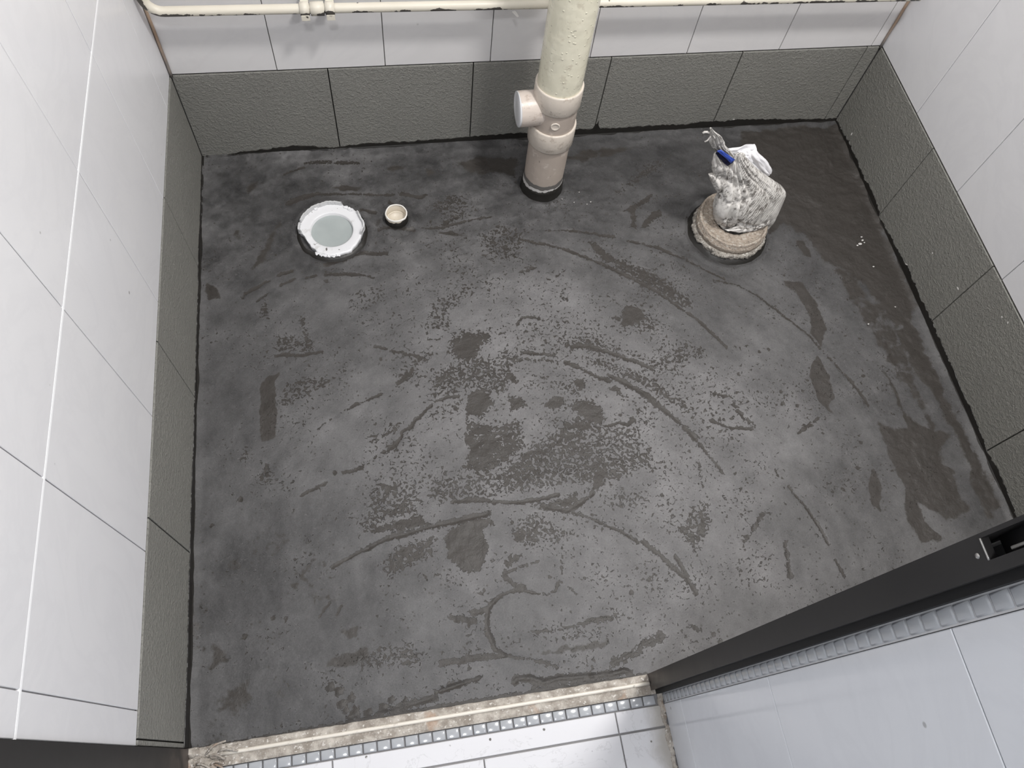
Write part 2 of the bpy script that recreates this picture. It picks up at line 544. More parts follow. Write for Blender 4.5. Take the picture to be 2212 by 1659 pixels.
# slightly wandering coordinates so painted outlines are never ruler-straight
wob1 = (fbm(X * 60, Y * 60, 3, 11) - 0.5) * 0.010
wob2 = (fbm(X * 60 + 40, Y * 60 + 9, 3, 12) - 0.5) * 0.010
XW = X + wob1; YW = Y + wob2
spk = np.zeros_like(X); hgt = np.zeros_like(X); soft = np.zeros_like(X)


def seg_dist(px, py, pts):
    best = np.full(px.shape, 9.0)
    for (ax, ay), (bx, by) in zip(pts[:-1], pts[1:]):
        dx, dy = bx - ax, by - ay
        t = np.clip(((px - ax) * dx + (py - ay) * dy) / (dx * dx + dy * dy + 1e-12), 0, 1)
        best = np.minimum(best, np.hypot(px - ax - t * dx, py - ay - t * dy))
    return best


def window(p, m):
    x0, y0 = p.min(0) - m; x1, y1 = p.max(0) + m
    i0, i1 = np.searchsorted(gy, [y0, y1]); j0, j1 = np.searchsorted(gx, [x0, x1])
    return slice(i0, max(i1, i0 + 1)), slice(j0, max(j1, j0 + 1))


def stroke(pts, w=6, amt=0.8, ridge=1.0, fade=0.6):
    """trowel line: pts in the photo, half width w in mm"""
    p = P2(pts); w = w * 1e-3
    s = window(p, 0.03)
    d = seg_dist(XW[s] * 0.5 + X[s] * 0.5, YW[s] * 0.5 + Y[s] * 0.5, p)
    d2 = seg_dist(X[s], Y[s], p)
    brk = 0.45 + 1.1 * fbm(X[s] * 45 + 7, Y[s] * 45, 2, 33)
    spk[s] = np.maximum(spk[s], amt * np.clip((1.30 - d / w) * brk, 0, 1))
    hgt[s] += ridge * (0.0003 * np.exp(-(d2 / 0.012) ** 2) - 0.0008 * np.exp(-(d2 / 0.0034) ** 2))


def inside(px, py, poly):
    r = np.zeros(px.shape, bool); n = len(poly)
    for i in range(n):
        x1, y1 = poly[i]; x2, y2 = poly[(i + 1) % n]
        c = ((y1 > py) != (y2 > py)) & (px < (x2 - x1) * (py - y1) / (y2 - y1 + 1e-12) + x1)
        r ^= c
    return r


def patch(pts, amt=0.9, edge=8, field=None, sunk=0.0):
    p = P2(pts); s = window(p, 0.05); e = edge * 1e-3
    f = spk if field is None else field
    d = seg_dist(XW[s], YW[s], np.vstack([p, p[:1]]))
    d = np.where(inside(XW[s], YW[s], p), d, -d)
    k = np.clip(0.5 + d / (2 * e), 0, 1)
    f[s] = np.maximum(f[s], amt * k)
    if sunk: hgt[s] -= sunk * 1e-3 * k


def C(off, sc, pts):
    return [(off[0] + a * sc, off[1] + b * sc) for a, b in pts]


c4 = lambda *p: C((430, 560), .2939, p)
c5 = lambda *p: C((1000, 480), .3165, p)
c6 = lambda *p: C((650, 900), .3390, p)
c7 = lambda *p: C((1500, 500), .4520, p)
c8 = lambda *p: C((900, 1050), .3164, p)
c1 = lambda *p: C((380, 1350), .2803, p)
c2 = lambda *p: C((900, 1350), .2803, p)
cb = lambda *p: C((440, 320), .3165, p)
cp = lambda *p: C((1100, 280), .1808, p)
cl = lambda *p: C((420, 960), .3135, p)
cr = lambda *p: C((1600, 260), .2653, p)

# trowel arcs
stroke(c5((380, 110), (540, 150), (640, 170), (760, 210), (900, 265), (1060, 340)), 5, .75)
stroke(c5((1060, 340), (1300, 460), (1500, 596), (1640, 700), (1760, 822), (1800, 860)), 4.5, .92)
stroke(c5((560, 55), (740, 55)), 3, .6); stroke(c5((740, 55), (880, 75), (1030, 100)), 4.5, .9)
stroke(c5((1120, 125), (1300, 172), (1400, 210), (1500, 245), (1620, 310), (1740, 365), (1790, 385)), 3.5, .72)
stroke(c7((95, 232), (200, 250), (290, 300), (410, 388), (550, 500)), 3.5, .75)
stroke(c7((550, 500), (640, 600), (700, 660), (800, 780), (830, 830)), 3.5, .7)
stroke(c5((220, 1010), (400, 940), (560, 940), (700, 955)), 6, .62)
stroke(c5((700, 955), (800, 998), (900, 1048), (1000, 1085)), 6, .98)
stroke(c5((1000, 1050), (1040, 1062), (1200, 1148), (1300, 1228), (1420, 1318), (1500, 1380), (1580, 1470)), 8, .98)
stroke(C((0, 0), 1, [(1494, 936), (1525, 975), (1560, 1020)]), 4, .7)
stroke(c5((740, 850), (860, 845), (960, 878), (1100, 925), (1240, 980), (1290, 1000)), 6, .85)
stroke(c5((400, 890), (500, 900), (620, 915)), 6, .7)
stroke(c5((980, 1390), (1060, 1370), (1130, 1380), (1160, 1335), (1180, 1360)), 3.5, .95)
stroke(c5((1690, 1355), (1800, 1395), (1970, 1412)), 3.5, .8)
stroke(c5((1850, 1250), (1900, 1310), (1980, 1390)), 7, .55)
stroke(c5((1690, 1160), (1830, 1195)), 3, .7); stroke(c5((370, 700), (400, 655), (520, 655)), 4, .7)
stroke(c5((640, 375), (700, 325)), 3, .7); stroke(c5((390, 345), (500, 310)), 4, .6)
stroke(c4((1340, 990), (1230, 1035), (1120, 1085)), 4, .95); stroke(c4((1120, 1085), (970, 1175), (870, 1245)), 3, .5)
stroke(c4((1900, 1008), (1820, 1012), (1730, 1050), (1650, 1130), (1590, 1180), (1560, 1235)), 4.5, .95)
stroke(c4((1560, 1235), (1500, 1270), (1480, 1325), (1400, 1385)), 4.5, .9)
stroke(c6((650, 100), (610, 185), (560, 210)), 4, .6); stroke(c6((540, 220), (430, 280), (370, 320)), 5, .45)
stroke(c6((390, 322), (330, 348), (270, 360)), 4, .85); stroke(c6((165, 418), (90, 460), (0, 505)), 4, .92)
stroke(c6((200, 960), (290, 910), (380, 860), (430, 838)), 4, .95, 2.0)
stroke(c6((430, 838), (520, 790), (600, 765), (700, 738), (800, 710), (900, 685), (1000, 665), (1100, 640), (1190, 618)), 6.5, 1.0, 2.6)
stroke(c6((970, 540), (1100, 530), (1240, 548)), 7, .9)
stroke(c6((1240, 548), (1400, 545), (1500, 530), (1640, 500)), 5, .95, 1.6)
stroke(c6((1560, 575), (1640, 590), (1700, 597), (1780, 550), (1860, 490)), 6, .98, 2.0)
stroke(c6((1730, 610), (1810, 635), (1880, 660), (2080, 750), (2150, 800)), 4, .75, 1.5)
stroke(c8((1540, 380), (1660, 475), (1740, 550), (1850, 635), (1915, 735)), 5, .85)
stroke(c8((1765, 478), (1810, 550), (1850, 615)), 3.5, .9)
stroke(c8((990, 480), (990, 600)), 2.5, .8); stroke(c8((900, 620), (980, 650), (1090, 740)), 3, .7)
stroke(c8((600, 590), (610, 630), (690, 690), (730, 690)), 6, .95)
stroke(c8((600, 595), (700, 555), (830, 520)), 4, .8)
stroke(c8((965, 670), (950, 720), (890, 742), (780, 725), (700, 712), (630, 722), (570, 745), (525, 790)), 4, .95, 1.6)
stroke(c8((525, 790), (490, 830), (475, 920), (485, 1000), (510, 1050), (540, 1115), (600, 1160)), 6, 1.0, 2.0)
stroke(c8((170, 1212), (280, 1195), (400, 1170), (600, 1160)), 6, .85); stroke(c8((600, 1160), (780, 1180), (860, 1205), (950, 1238)), 5, .8)
stroke(c8((240, 905), (320, 915), (390, 918)), 7, .9); stroke(c8((390, 860), (440, 860), (470, 840)), 6, .9)
stroke(c2((180, 505), (300, 465), (400, 435), (490, 412)), 5, .85, 2)
stroke(c2((760, 440), (770, 415), (880, 408), (980, 440), (1100, 412), (1250, 402), (1350, 395)), 7, 1.0, 3)
stroke(c2((1350, 395), (1500, 382), (1600, 350), (1640, 365)), 7, .95, 3); stroke(c2((1520, 290), (1700, 210), (1740, 150), (1880, 90)), 11, .72)
stroke(c2((900, 470), (1150, 445), (1400, 420)), 8, .6)
stroke(c1((1560, 690), (1700, 660), (1800, 615), (1900, 585), (2000, 555)), 8, .85, 2); stroke(c1((1990, 520), (2110, 485), (2212, 450)), 5, .9, 2)
stroke(c4((320, 285), (340, 255), (430, 205), (520, 155)), 5, .85); stroke(c4((600, 198), (650, 170), (705, 145)), 4, .9)
stroke(c4((790, 140), (860, 120)), 4, .7); stroke(c4((930, 112), (1050, 105), (1170, 115), (1280, 132)), 5, .92)
stroke(c4((590, 122), (670, 92)), 4, .85); stroke(c4((420, 310), (500, 255)), 3, .75)
stroke(cb((830, 800), (960, 760), (1080, 715), (1250, 720)), 6, .9); stroke(cb((520, 870), (600, 840)), 5, .85)
stroke(cb((550, 180), (600, 155), (690, 135)), 4, .85); stroke(cb((700, 100), (820, 95), (1050, 100)), 7, .55)
stroke(cb((1500, 545), (1620, 545), (1760, 505), (1960, 470)), 4, .75); stroke(cb((580, 380), (680, 340), (780, 318)), 7, .85)
stroke(cb((780, 318), (1000, 315), (1290, 320)), 4, .8); stroke(cb((1350, 310), (1480, 335), (1510, 315)), 6, .8)
stroke(cb((1080, 430), (1180, 440)), 5, .8); stroke(cb((1200, 560), (1230, 550), (1430, 555)), 6, .8)
stroke(cb((1640, 520), (1720, 470)), 8, .6)
stroke(c4((560, 712), (620, 695), (700, 710), (800, 695), (900, 680)), 4, .92); stroke(c4((1290, 640), (1370, 655)), 4, .85)
stroke(c4((1400, 668), (1470, 685)), 4.5, .85); stroke(c4((1500, 690), (1640, 725)), 4, .8); stroke(c4((1680, 588), (1770, 585)), 3, .8)
stroke(c4((870, 930), (960, 895)), 3.5, .85); stroke(c4((1090, 360), (1100, 300)), 3, .3)
stroke([(430, 1619), (560, 1597), (760, 1561), (1000, 1521), (1200, 1489), (1395, 1458)], 5, .95, 2)
stroke(c7((390, 1140), (400, 1165)), 4, .8); stroke(c7((450, 1222), (540, 1325), (610, 1440), (640, 1500)), 4, .85, 2); stroke(c7((670, 1570), (715, 1650)), 4, .85)
stroke(c7((20, 1090), (40, 1220)), 5, .5); stroke(c7((240, 1480), (330, 1350)), 6, .7); stroke(c7((430, 1490), (460, 1650)), 7, .7)
stroke(c7((500, 960), (590, 890)), 5, .7); stroke(cp((1440, 1330), (1600, 1360), (1800, 1420), (2050, 1530)), 3, .8)
stroke(cl((860, 1190), (930, 1090)), 3, .8); stroke(cl((980, 1180), (1010, 1110)), 3.5, .8)

# wet, uncovered patches (speckled edges)
patch(c4((1850, 590), (1930, 540), (2010, 525), (2140, 515), (2150, 590), (2060, 650), (2050, 740), (1980, 780), (1880, 735), (1830, 690)), .80, 14)
patch(c5((1110, 570), (1210, 590), (1240, 650), (1150, 700), (1070, 700), (1080, 640)), 1.0, 6)
patch(c5((1000, 650), (1030, 630), (1070, 650), (1060, 670)), .9, 5); patch(c5((1010, 600), (1180, 520), (1300, 620), (1400, 760), (1200, 800), (1040, 780)), .42, 22)
patch(c5((20, 1180), (140, 1135), (215, 1230), (170, 1290), (20, 1340)), 1.0, 9); patch(c5((310, 1190), (400, 1200), (430, 1260), (330, 1290)), .95, 9)
patch(c5((540, 1240), (640, 1180), (700, 1225), (620, 1275)), 1.0, 7)
patch(c5((745, 1270), (830, 1210), (945, 1270), (960, 1350), (920, 1410), (820, 1330)), 1.0, 10)
patch(c5((690, 1380), (800, 1330), (930, 1400), (850, 1430), (640, 1420)), .85, 12)
patch(c5((620, 1480), (640, 1400), (900, 1420), (880, 1517), (640, 1517)), .6, 12)
patch(c5((990, 1130), (1040, 1110), (1100, 1180), (1110, 1210)), .9, 6); patch(c5((760, 1080), (830, 1070), (840, 1130), (790, 1150)), .9, 6)
patch(c5((270, 1060), (330, 1010), (400, 1090), (350, 1110)), .9, 8)
patch(c5((0, 960), (280, 860), (420, 900), (380, 990), (300, 1180), (60, 1200), (0, 1100)), .52, 16)
patch(c5((600, 800), (860, 760), (1400, 940), (1560, 1080), (1300, 1020), (1000, 920), (700, 880)), .47, 20)
patch(c5((700, 900), (900, 900), (1200, 1000), (1500, 1200), (1700, 1380), (1560, 1330), (1200, 1120), (900, 1010)), .52, 14)
patch(c5((1000, 220), (1300, 340), (1500, 480), (1620, 590), (1500, 590), (1250, 430), (1020, 310)), .52, 10)
patch(c5((850, 130), (900, 140), (1010, 230), (1080, 290), (960, 260)), .9, 8); patch(c5((100, 60), (250, 60), (340, 170), (330, 260), (120, 250)), .47, 18)
patch(c5((1500, 780), (1650, 850), (1690, 920), (1500, 1000), (1300, 960)), .45, 18); patch(c5((380, 960), (760, 1080), (900, 1180), (540, 1200), (400, 1180)), .38, 16)
patch(c6((1040, 10), (1240, 50), (1420, 10), (1420, 200), (1250, 330), (1120, 360), (1040, 330), (1060, 190)), .64, 8)
patch(c6((1040, 100), (1100, 130), (1070, 180), (1040, 150)), 1.0, 8); patch(c6((1130, 40), (1230, 60), (1190, 130), (1130, 110)), .95, 8)
patch(c6((1070, 230), (1120, 170), (1260, 200), (1250, 320), (1160, 330)), .74, 12)
patch(c6((1600, 80), (1850, 20), (2150, 60), (2230, 300), (2100, 420), (1950, 430), (1700, 470), (1250, 520), (980, 520), (850, 450), (1000, 340), (1250, 330), (1420, 200)), .50, 16)
patch(c6((1640, 160), (1800, 130), (1890, 230), (1760, 270), (1650, 250)), .66, 16)
patch(c6((1880, 330), (1960, 360), (1900, 470), (1860, 450)), .9, 8); patch(c6((2060, 230), (2240, 180), (2260, 350), (2100, 330)), .55, 12)
patch(c6((910, 760), (960, 715), (1050, 670), (1190, 640), (1240, 690), (1165, 720), (1170, 770), (1200, 810), (1165, 930), (1140, 990), (1020, 970), (930, 890)), .93, 6)
patch(c6((600, 850), (740, 770), (860, 745), (850, 880), (700, 970), (560, 1030), (510, 930)), .66, 12); patch(c6((620, 830), (700, 800), (720, 870), (640, 880)), .9, 8)
patch(c6((430, 690), (560, 680), (760, 620), (830, 690), (640, 735), (440, 740)), .80, 8); patch(c6((430, 600), (700, 560), (760, 620), (450, 680)), .5, 10)
patch(c6((500, 440), (640, 430), (545, 520)), .9, 8); patch(c6((350, 860), (500, 790), (540, 780), (440, 840)), .85, 6)
patch(c6((1330, 720), (1420, 710), (1430, 800), (1360, 810)), .85, 8); patch(c6((1580, 560), (1760, 480), (1770, 540), (1690, 595)), .82, 8)
patch(c6((1300, 920), (1380, 880), (1420, 890), (1320, 960)), .9, 8); patch(c6((1250, 680), (1500, 600), (1800, 760), (1640, 840), (1420, 870)), .46, 20)
patch(c6((1480, 560), (1600, 540), (1650, 600), (1560, 600)), .85, 6); patch(c6((1120, 1120), (1180, 1090), (1170, 1130)), .9, 5)
patch(c6((820, 370), (1250, 360), (1300, 520), (1000, 560), (800, 540)), .50, 14)
patch(c6((700, 930), (1000, 1000), (980, 1100), (720, 1060)), .38, 14); patch(c6((440, 440), (760, 380), (780, 560), (400, 800), (330, 780)), .40, 16)
patch(c8((1750, 300), (1850, 180), (2000, 50), (2020, 250), (1980, 380), (1900, 460)), .56, 14); patch(c8((1900, 250), (1980, 250), (2000, 330), (1900, 320)), .8, 8)
patch(c8((780, 970), (1000, 960), (1380, 860), (1390, 900), (1150, 960), (800, 1030)), .72, 6); patch(c8((1150, 920), (1300, 880), (1320, 895), (1160, 945)), 1.0, 5, soft)
patch(c8((560, 1000), (1300, 960), (1250, 1040), (560, 1110)), .42, 12); patch(c8((820, 1140), (1040, 1090), (1320, 1045), (1310, 1095), (1060, 1140), (840, 1160)), .85, 7, soft)
patch(c8((1360, 550), (1250, 600), (1050, 600), (1060, 640), (1290, 660)), .42, 10); patch(c8((1330, 30), (1620, 20), (1580, 170), (1350, 150)), .45, 12)
patch(c4((460, 900), (520, 860), (590, 830), (555, 930), (570, 1230), (550, 1310), (470, 1330), (440, 1110)), 1.0, 4, soft)
patch(c4((290, 1140), (400, 960), (440, 900), (350, 1060)), .6, 6, soft); patch(c4((40, 170), (140, 200), (160, 290), (60, 305)), .7, 4, soft)
patch(c4((1450, 890), (1560, 800), (1580, 830), (1450, 950)), .8, 8); patch(c4((1540, 700), (1760, 580), (1800, 700), (1680, 770), (1560, 800)), .44, 12)
patch(c4((1700, 860), (1860, 720), (2212, 680), (2212, 960), (1980, 1000), (1600, 1100)), .50, 18)
patch(c4((1650, 1160), (1740, 1050), (1940, 1010), (1950, 1150), (1720, 1210)), .47, 10); patch(c4((1540, 1100), (1900, 1000), (1950, 950), (1600, 1050)), .4, 12)
patch(c4((1250, 1330), (1380, 1240), (1500, 1170), (1460, 1270), (1290, 1340)), .55, 8)
patch(c4((640, 900), (800, 850), (960, 860), (900, 960), (600, 1120), (560, 1060)), .42, 10); patch(c4((700, 400), (800, 410), (850, 690), (760, 690), (740, 520)), .44, 8)
patch(c4((560, 560), (700, 540), (840, 600), (640, 700), (560, 680)), .38, 8); patch(c4((1680, 330), (1900, 220), (1960, 150), (2030, 260), (1880, 400), (1840, 560), (1650, 500)), .40, 12)
patch(c4((1050, 230), (1380, 160), (1390, 310), (1250, 380), (1080, 400)), .40, 14); patch(c4((440, 300), (490, 290), (510, 440), (450, 430)), .5, 6)
patch(c4((300, 1440), (350, 1340), (370, 1440), (330, 1497)), .5, 8); patch(cl((430, 200), (520, 100), (560, 240), (440, 290)), .5, 8)
patch(c1((1240, 40), (1390, 20), (1400, 80), (1350, 105)), .85, 6, soft); patch(c1((1160, 330), (1200, 245), (1330, 220), (1480, 170), (1500, 260), (1340, 315)), .9, 9, soft)
patch(c1((300, 140), (400, 170), (425, 280), (290, 400), (240, 360)), .75, 12, soft); patch(c1((240, 600), (480, 430), (580, 420), (600, 560), (480, 760), (260, 760), (380, 680)), .65, 14, soft)
patch(c1((780, 460), (930, 510), (860, 620), (640, 640), (700, 560)), .45, 12, soft); patch(c1((300, 870), (420, 830), (510, 780), (510, 890), (280, 920), (160, 930)), .55, 10, soft)
patch(c1((1350, 230), (1500, 170), (1800, 100), (1980, 200), (1850, 340), (1500, 330)), .42, 12)
# right-hand side: film thins to long dark tongues, front-right shade painted in with them
patch(c7((480, 40), (530, 45), (560, 130), (520, 110)), .85, 4, soft); patch(c7((412, 232), (520, 245), (580, 330), (630, 460), (610, 550), (555, 490), (540, 380), (490, 290)), .9, 5, soft)
patch(c7((585, 590), (650, 690), (665, 790), (645, 830), (665, 880), (600, 820), (560, 730), (546, 660)), 1.0, 3, soft)
patch(c7((0, 0), (70, -60), (230, -120), (400, -330), (700, -540), (900, -110), (900, 0), (1000, 200), (1060, 350), (1040, 440), (960, 470), (880, 340), (780, 230), (620, 150), (520, 20), (380, -60), (320, 20)), .82, 14, soft)
patch(c7((960, 470), (1040, 430), (1090, 600), (1150, 760), (1080, 720), (1010, 580)), .9, 8, soft)
patch(c7((880, 620), (960, 740), (1010, 880), (1130, 950), (1230, 960), (1150, 1080), (1250, 1150), (1140, 1250), (1200, 1370), (1060, 1290), (1010, 1120), (930, 1060), (900, 980), (862, 900), (960, 955), (1010, 940), (980, 830)), .92, 8, soft)
patch(c7((900, 980), (940, 1100), (1000, 1220), (1010, 1370), (1080, 1490), (1190, 1470), (1100, 1380), (1030, 1180), (980, 1060)), .88, 6, soft)
patch(c7((832, 1150), (860, 1130), (900, 1230), (890, 1340), (850, 1300)), .9, 4, soft); patch(c7((1300, 1130), (1400, 1130), (1480, 1330), (1400, 1390), (1330, 1250)), .65, 10, soft)
patch(c7((820, 330), (900, 330), (1010, 560), (1100, 800), (1180, 990), (1130, 960), (980, 700), (880, 480)), .58, 10, soft)
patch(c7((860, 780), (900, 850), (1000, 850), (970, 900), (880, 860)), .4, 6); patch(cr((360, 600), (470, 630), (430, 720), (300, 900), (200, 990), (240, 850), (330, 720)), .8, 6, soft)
patch(cr((0, 90), (500, 50), (760, 60), (900, 330), (1050, 700), (980, 760), (820, 740), (700, 480), (560, 290), (400, 330), (480, 480), (300, 430), (0, 250)), .9, 12, soft)
patch(cr((820, 740), (1080, 790), (1180, 980), (1120, 1040), (1220, 1250), (1100, 1360), (900, 1180), (660, 1010), (540, 870), (640, 860)), .92, 10, soft)
patch(cr((330, 1330), (350, 1300), (430, 1330), (560, 1500), (570, 1659), (540, 1560), (450, 1420)), .5, 4, soft)
patch(c7((890, 20), (950, 180), (1050, 430), (1140, 640), (1250, 870), (1390, 1150), (1480, 1330), (1430, 1345), (1320, 1130), (1200, 890), (1090, 680), (1000, 480), (930, 260)), .8, 10, soft)
patch(c7((1000, 870), (1130, 950), (1240, 1180), (1330, 1340), (1200, 1390), (1090, 1250), (1010, 1060)), .75, 12, soft)
patch(c7((620, 80), (760, 200), (870, 360), (960, 560), (1000, 740), (930, 640), (830, 470), (700, 260)), .62, 12, soft)
# back strip near the wall, left side
patch(cb((260, 290), (330, 190), (440, 230), (420, 340), (300, 360)), .45, 12, soft); patch(cb((200, 560), (290, 460), (260, 600), (180, 720), (180, 900), (150, 860)), .5, 8, soft)
patch(cb((330, 800), (420, 620), (520, 480), (540, 520), (420, 790), (340, 840)), .6, 8, soft); patch(cb((830, 280), (960, 250), (1100, 270), (1040, 300)), .7, 5, soft)
patch(cb((1200, 130), (1400, 110), (1380, 160), (1230, 165)), .6, 8, soft); patch(cb((1480, 110), (1600, 160), (1540, 180)), .7, 5, soft)
patch(cb((1700, 100), (1880, 60), (2160, 60), (2120, 200), (2000, 170), (1830, 180)), .75, 10, soft); patch(cb((1580, 580), (1680, 560), (1800, 600), (1700, 610)), .8, 4, soft)
patch(cb((1250, 390), (1260, 340), (1330, 400)), .8, 4, soft); patch(cb((1180, 440), (1240, 420), (1220, 540), (1150, 560)), .4, 8, soft)
patch(cb((1400, 740), (1450, 690), (1540, 640), (1680, 620), (1500, 700)), .45, 8); patch(cb((1870, 640), (2010, 500), (2212, 560), (2160, 760), (1900, 800)), .40, 14)
patch(cb((1500, 390), (1680, 300), (1900, 320), (1960, 430), (1700, 520)), .36, 14)
patch(cp((1360, 970), (1480, 900), (1650, 800), (1700, 770), (1650, 870), (1530, 930), (1500, 1170), (1460, 1160), (1460, 990)), .95, 5)
patch(cp((1700, 980), (1800, 960), (1840, 1010), (1740, 1060), (1650, 1180), (1580, 1160), (1640, 1060)), .9, 6); patch(cp((1150, 830), (1420, 560), (1800, 330), (2100, 220), (1800, 480), (1400, 760)), .38, 10)
patch(cp((650, 330), (900, 220), (1600, 190), (1300, 300), (980, 360), (900, 420)), .6, 8, soft)
lbm = np.clip((0.42 - X) / 0.25, 0, 1) * np.clip((-0.75 - Y) / 0.2, 0, 1)
soft = np.maximum(soft, lbm * np.clip((fbm(X * 9 + wob1 * 150, Y * 9 + wob2 * 150, 4, 47) - 0.50) * 2.6, 0, 0.55))
# pebbly blisters near the threshold
for cx, cy, r in ((1280, 610, 6), (1350, 575, 6), (1385, 680, 8), (1310, 655, 4), (1480, 690, 6), (1185, 475, 7), (1260, 498, 6), (1650, 575, 5), (1770, 578, 3), (1590, 640, 6), (1340, 710, 5)):
    u, v = c1((cx, cy))[0]; p = P2([(u, v)])[0]
    d = np.hypot(XW - p[0], YW - p[1]); spk[:] = np.maximum(spk, np.clip(1.6 - d / (r * 1e-3), 0, 1)); hgt += 0.0016 * np.exp(-(d / (r * 0.9e-3)) ** 2)
for u, v, r in ((985, 470, 5), (1075, 490, 4), (705, 607, 3.4), (823, 775, 3.4), (1364, 1280, 3.2), (1556, 1387, 3), (1502, 1357, 3.2), (1853, 1010, 3), (1860, 955, 3), (1865, 812, 3), (1858, 731, 2.5), (1693, 595, 2.5), (724, 1021, 4), (520, 1080, 4), (458, 1135, 3), (530, 1375, 4),
                (1483, 1376, 2.6), (1508, 1361, 2.6), (1515, 1360, 2.6), (1542, 1370, 3), (1402, 1252, 2.6), (1640, 760, 3), (1687, 846, 3), (1690, 873, 3), (1722, 877, 3), (1595, 808, 3), (1660, 755, 3), (590, 1335, 3), (618, 1336, 3)):
    p = P2([(u, v)])[0]; d = np.hypot(X - p[0], Y - p[1])
    spk[:] = np.maximum(spk, np.clip(1.7 - d / (r * 1e-3), 0, 1) * (d < r * 2e-3)); hgt -= 0.0010 * np.exp(-(d / (r * 0.8e-3)) ** 2)

# how thick and pale the cement film is, with light falloff painted in
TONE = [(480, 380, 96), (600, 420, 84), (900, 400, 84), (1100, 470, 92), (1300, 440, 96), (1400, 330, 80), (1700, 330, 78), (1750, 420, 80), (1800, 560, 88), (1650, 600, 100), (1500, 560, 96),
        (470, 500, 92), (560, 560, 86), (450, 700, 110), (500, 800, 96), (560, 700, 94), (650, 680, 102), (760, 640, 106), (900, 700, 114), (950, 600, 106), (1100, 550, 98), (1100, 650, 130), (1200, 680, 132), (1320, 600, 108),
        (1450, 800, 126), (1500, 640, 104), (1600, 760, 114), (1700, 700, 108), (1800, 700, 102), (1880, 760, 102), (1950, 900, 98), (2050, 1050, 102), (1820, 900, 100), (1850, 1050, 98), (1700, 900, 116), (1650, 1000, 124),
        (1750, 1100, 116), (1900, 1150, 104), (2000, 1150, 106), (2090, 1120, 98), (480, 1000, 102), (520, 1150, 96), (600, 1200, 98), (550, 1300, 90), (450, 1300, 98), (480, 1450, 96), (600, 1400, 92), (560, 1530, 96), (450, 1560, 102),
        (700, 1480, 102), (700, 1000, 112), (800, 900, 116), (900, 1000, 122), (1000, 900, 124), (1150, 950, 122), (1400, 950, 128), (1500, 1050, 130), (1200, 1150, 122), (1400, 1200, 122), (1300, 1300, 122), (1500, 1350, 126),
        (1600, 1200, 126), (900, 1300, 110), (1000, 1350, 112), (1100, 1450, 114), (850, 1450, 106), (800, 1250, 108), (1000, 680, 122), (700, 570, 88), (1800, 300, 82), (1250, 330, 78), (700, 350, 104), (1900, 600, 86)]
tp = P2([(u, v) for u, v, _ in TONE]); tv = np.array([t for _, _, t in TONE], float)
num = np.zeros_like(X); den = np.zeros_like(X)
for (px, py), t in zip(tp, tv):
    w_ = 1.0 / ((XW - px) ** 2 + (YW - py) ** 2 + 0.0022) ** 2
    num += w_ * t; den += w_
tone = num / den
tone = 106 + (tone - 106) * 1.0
# streaky trowel film: noise stretched around the sweep centre of the arm
rdg_c = 1 - np.abs(2 * fbm(X * 16 + wob1 * 60, Y * 16, 3, 65) - 1)
cxs, cys = 0.66, -1.02
rad = np.hypot(X - cxs, Y - cys); ang = np.arctan2(Y - cys, X - cxs)
streak = fbm(rad * 55, ang * 3.0 + 9, 4, 31) - 0.5
bk = np.clip((Y + 0.50) / 0.25, 0, 1) * np.clip((0.95 - X) / 0.2, 0, 1)
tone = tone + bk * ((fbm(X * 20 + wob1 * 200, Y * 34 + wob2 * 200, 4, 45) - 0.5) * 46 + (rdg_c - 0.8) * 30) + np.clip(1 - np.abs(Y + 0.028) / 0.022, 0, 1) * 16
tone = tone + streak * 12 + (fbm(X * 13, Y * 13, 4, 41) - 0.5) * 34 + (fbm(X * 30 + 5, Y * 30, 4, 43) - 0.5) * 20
base = 0.312 - 0.14 * np.hypot((X - 0.72) / 0.50, (Y + 0.70) / 0.46)
spk = np.maximum(spk * 1.07, np.clip(base, 0.05, 0.33)) + (fbm(X * 15, Y * 15, 3, 51) - 0.5) * 0.40 * (spk < 0.75)
rdg = 1 - np.abs(2 * fbm(X * 16 + wob1 * 60, Y * 16, 3, 65) - 1)
back_k = np.clip((Y + 0.42) / 0.2, 0, 1)
hgt = hgt + (fbm(X * 7, Y * 7, 3, 61) - 0.5) * 0.005 + streak * 0.0012 + (rdg - 0.8) * (0.0012 + 0.0030 * back_k) + (fbm(X * 34, Y * 34, 3, 67) - 0.5) * 0.0022 + (fbm(X * 90, Y * 90, 3, 71) - 0.5) * 0.0007
dw = np.minimum(np.minimum(X, RW - X), -Y)
hgt = hgt + 0.005 * np.exp(-(dw / 0.009) ** 2)
db = np.clip((Y - YF) / 0.01, 0, 1)
hgt = np.where(db < 1, hgt * db, hgt)
for (cx_, cy_, r_) in ((0.752, -0.145, 0.056), (1.156, -0.3125, 0.101), (0.2745, -0.2355, 0.084), (0.414, -0.212, 0.033)):
    hgt = hgt + 0.004 * np.exp(-((np.hypot(X - cx_, Y - cy_) - r_) / 0.008) ** 2)
hgt -= np.clip(hgt.max() * 0, 0, 1)

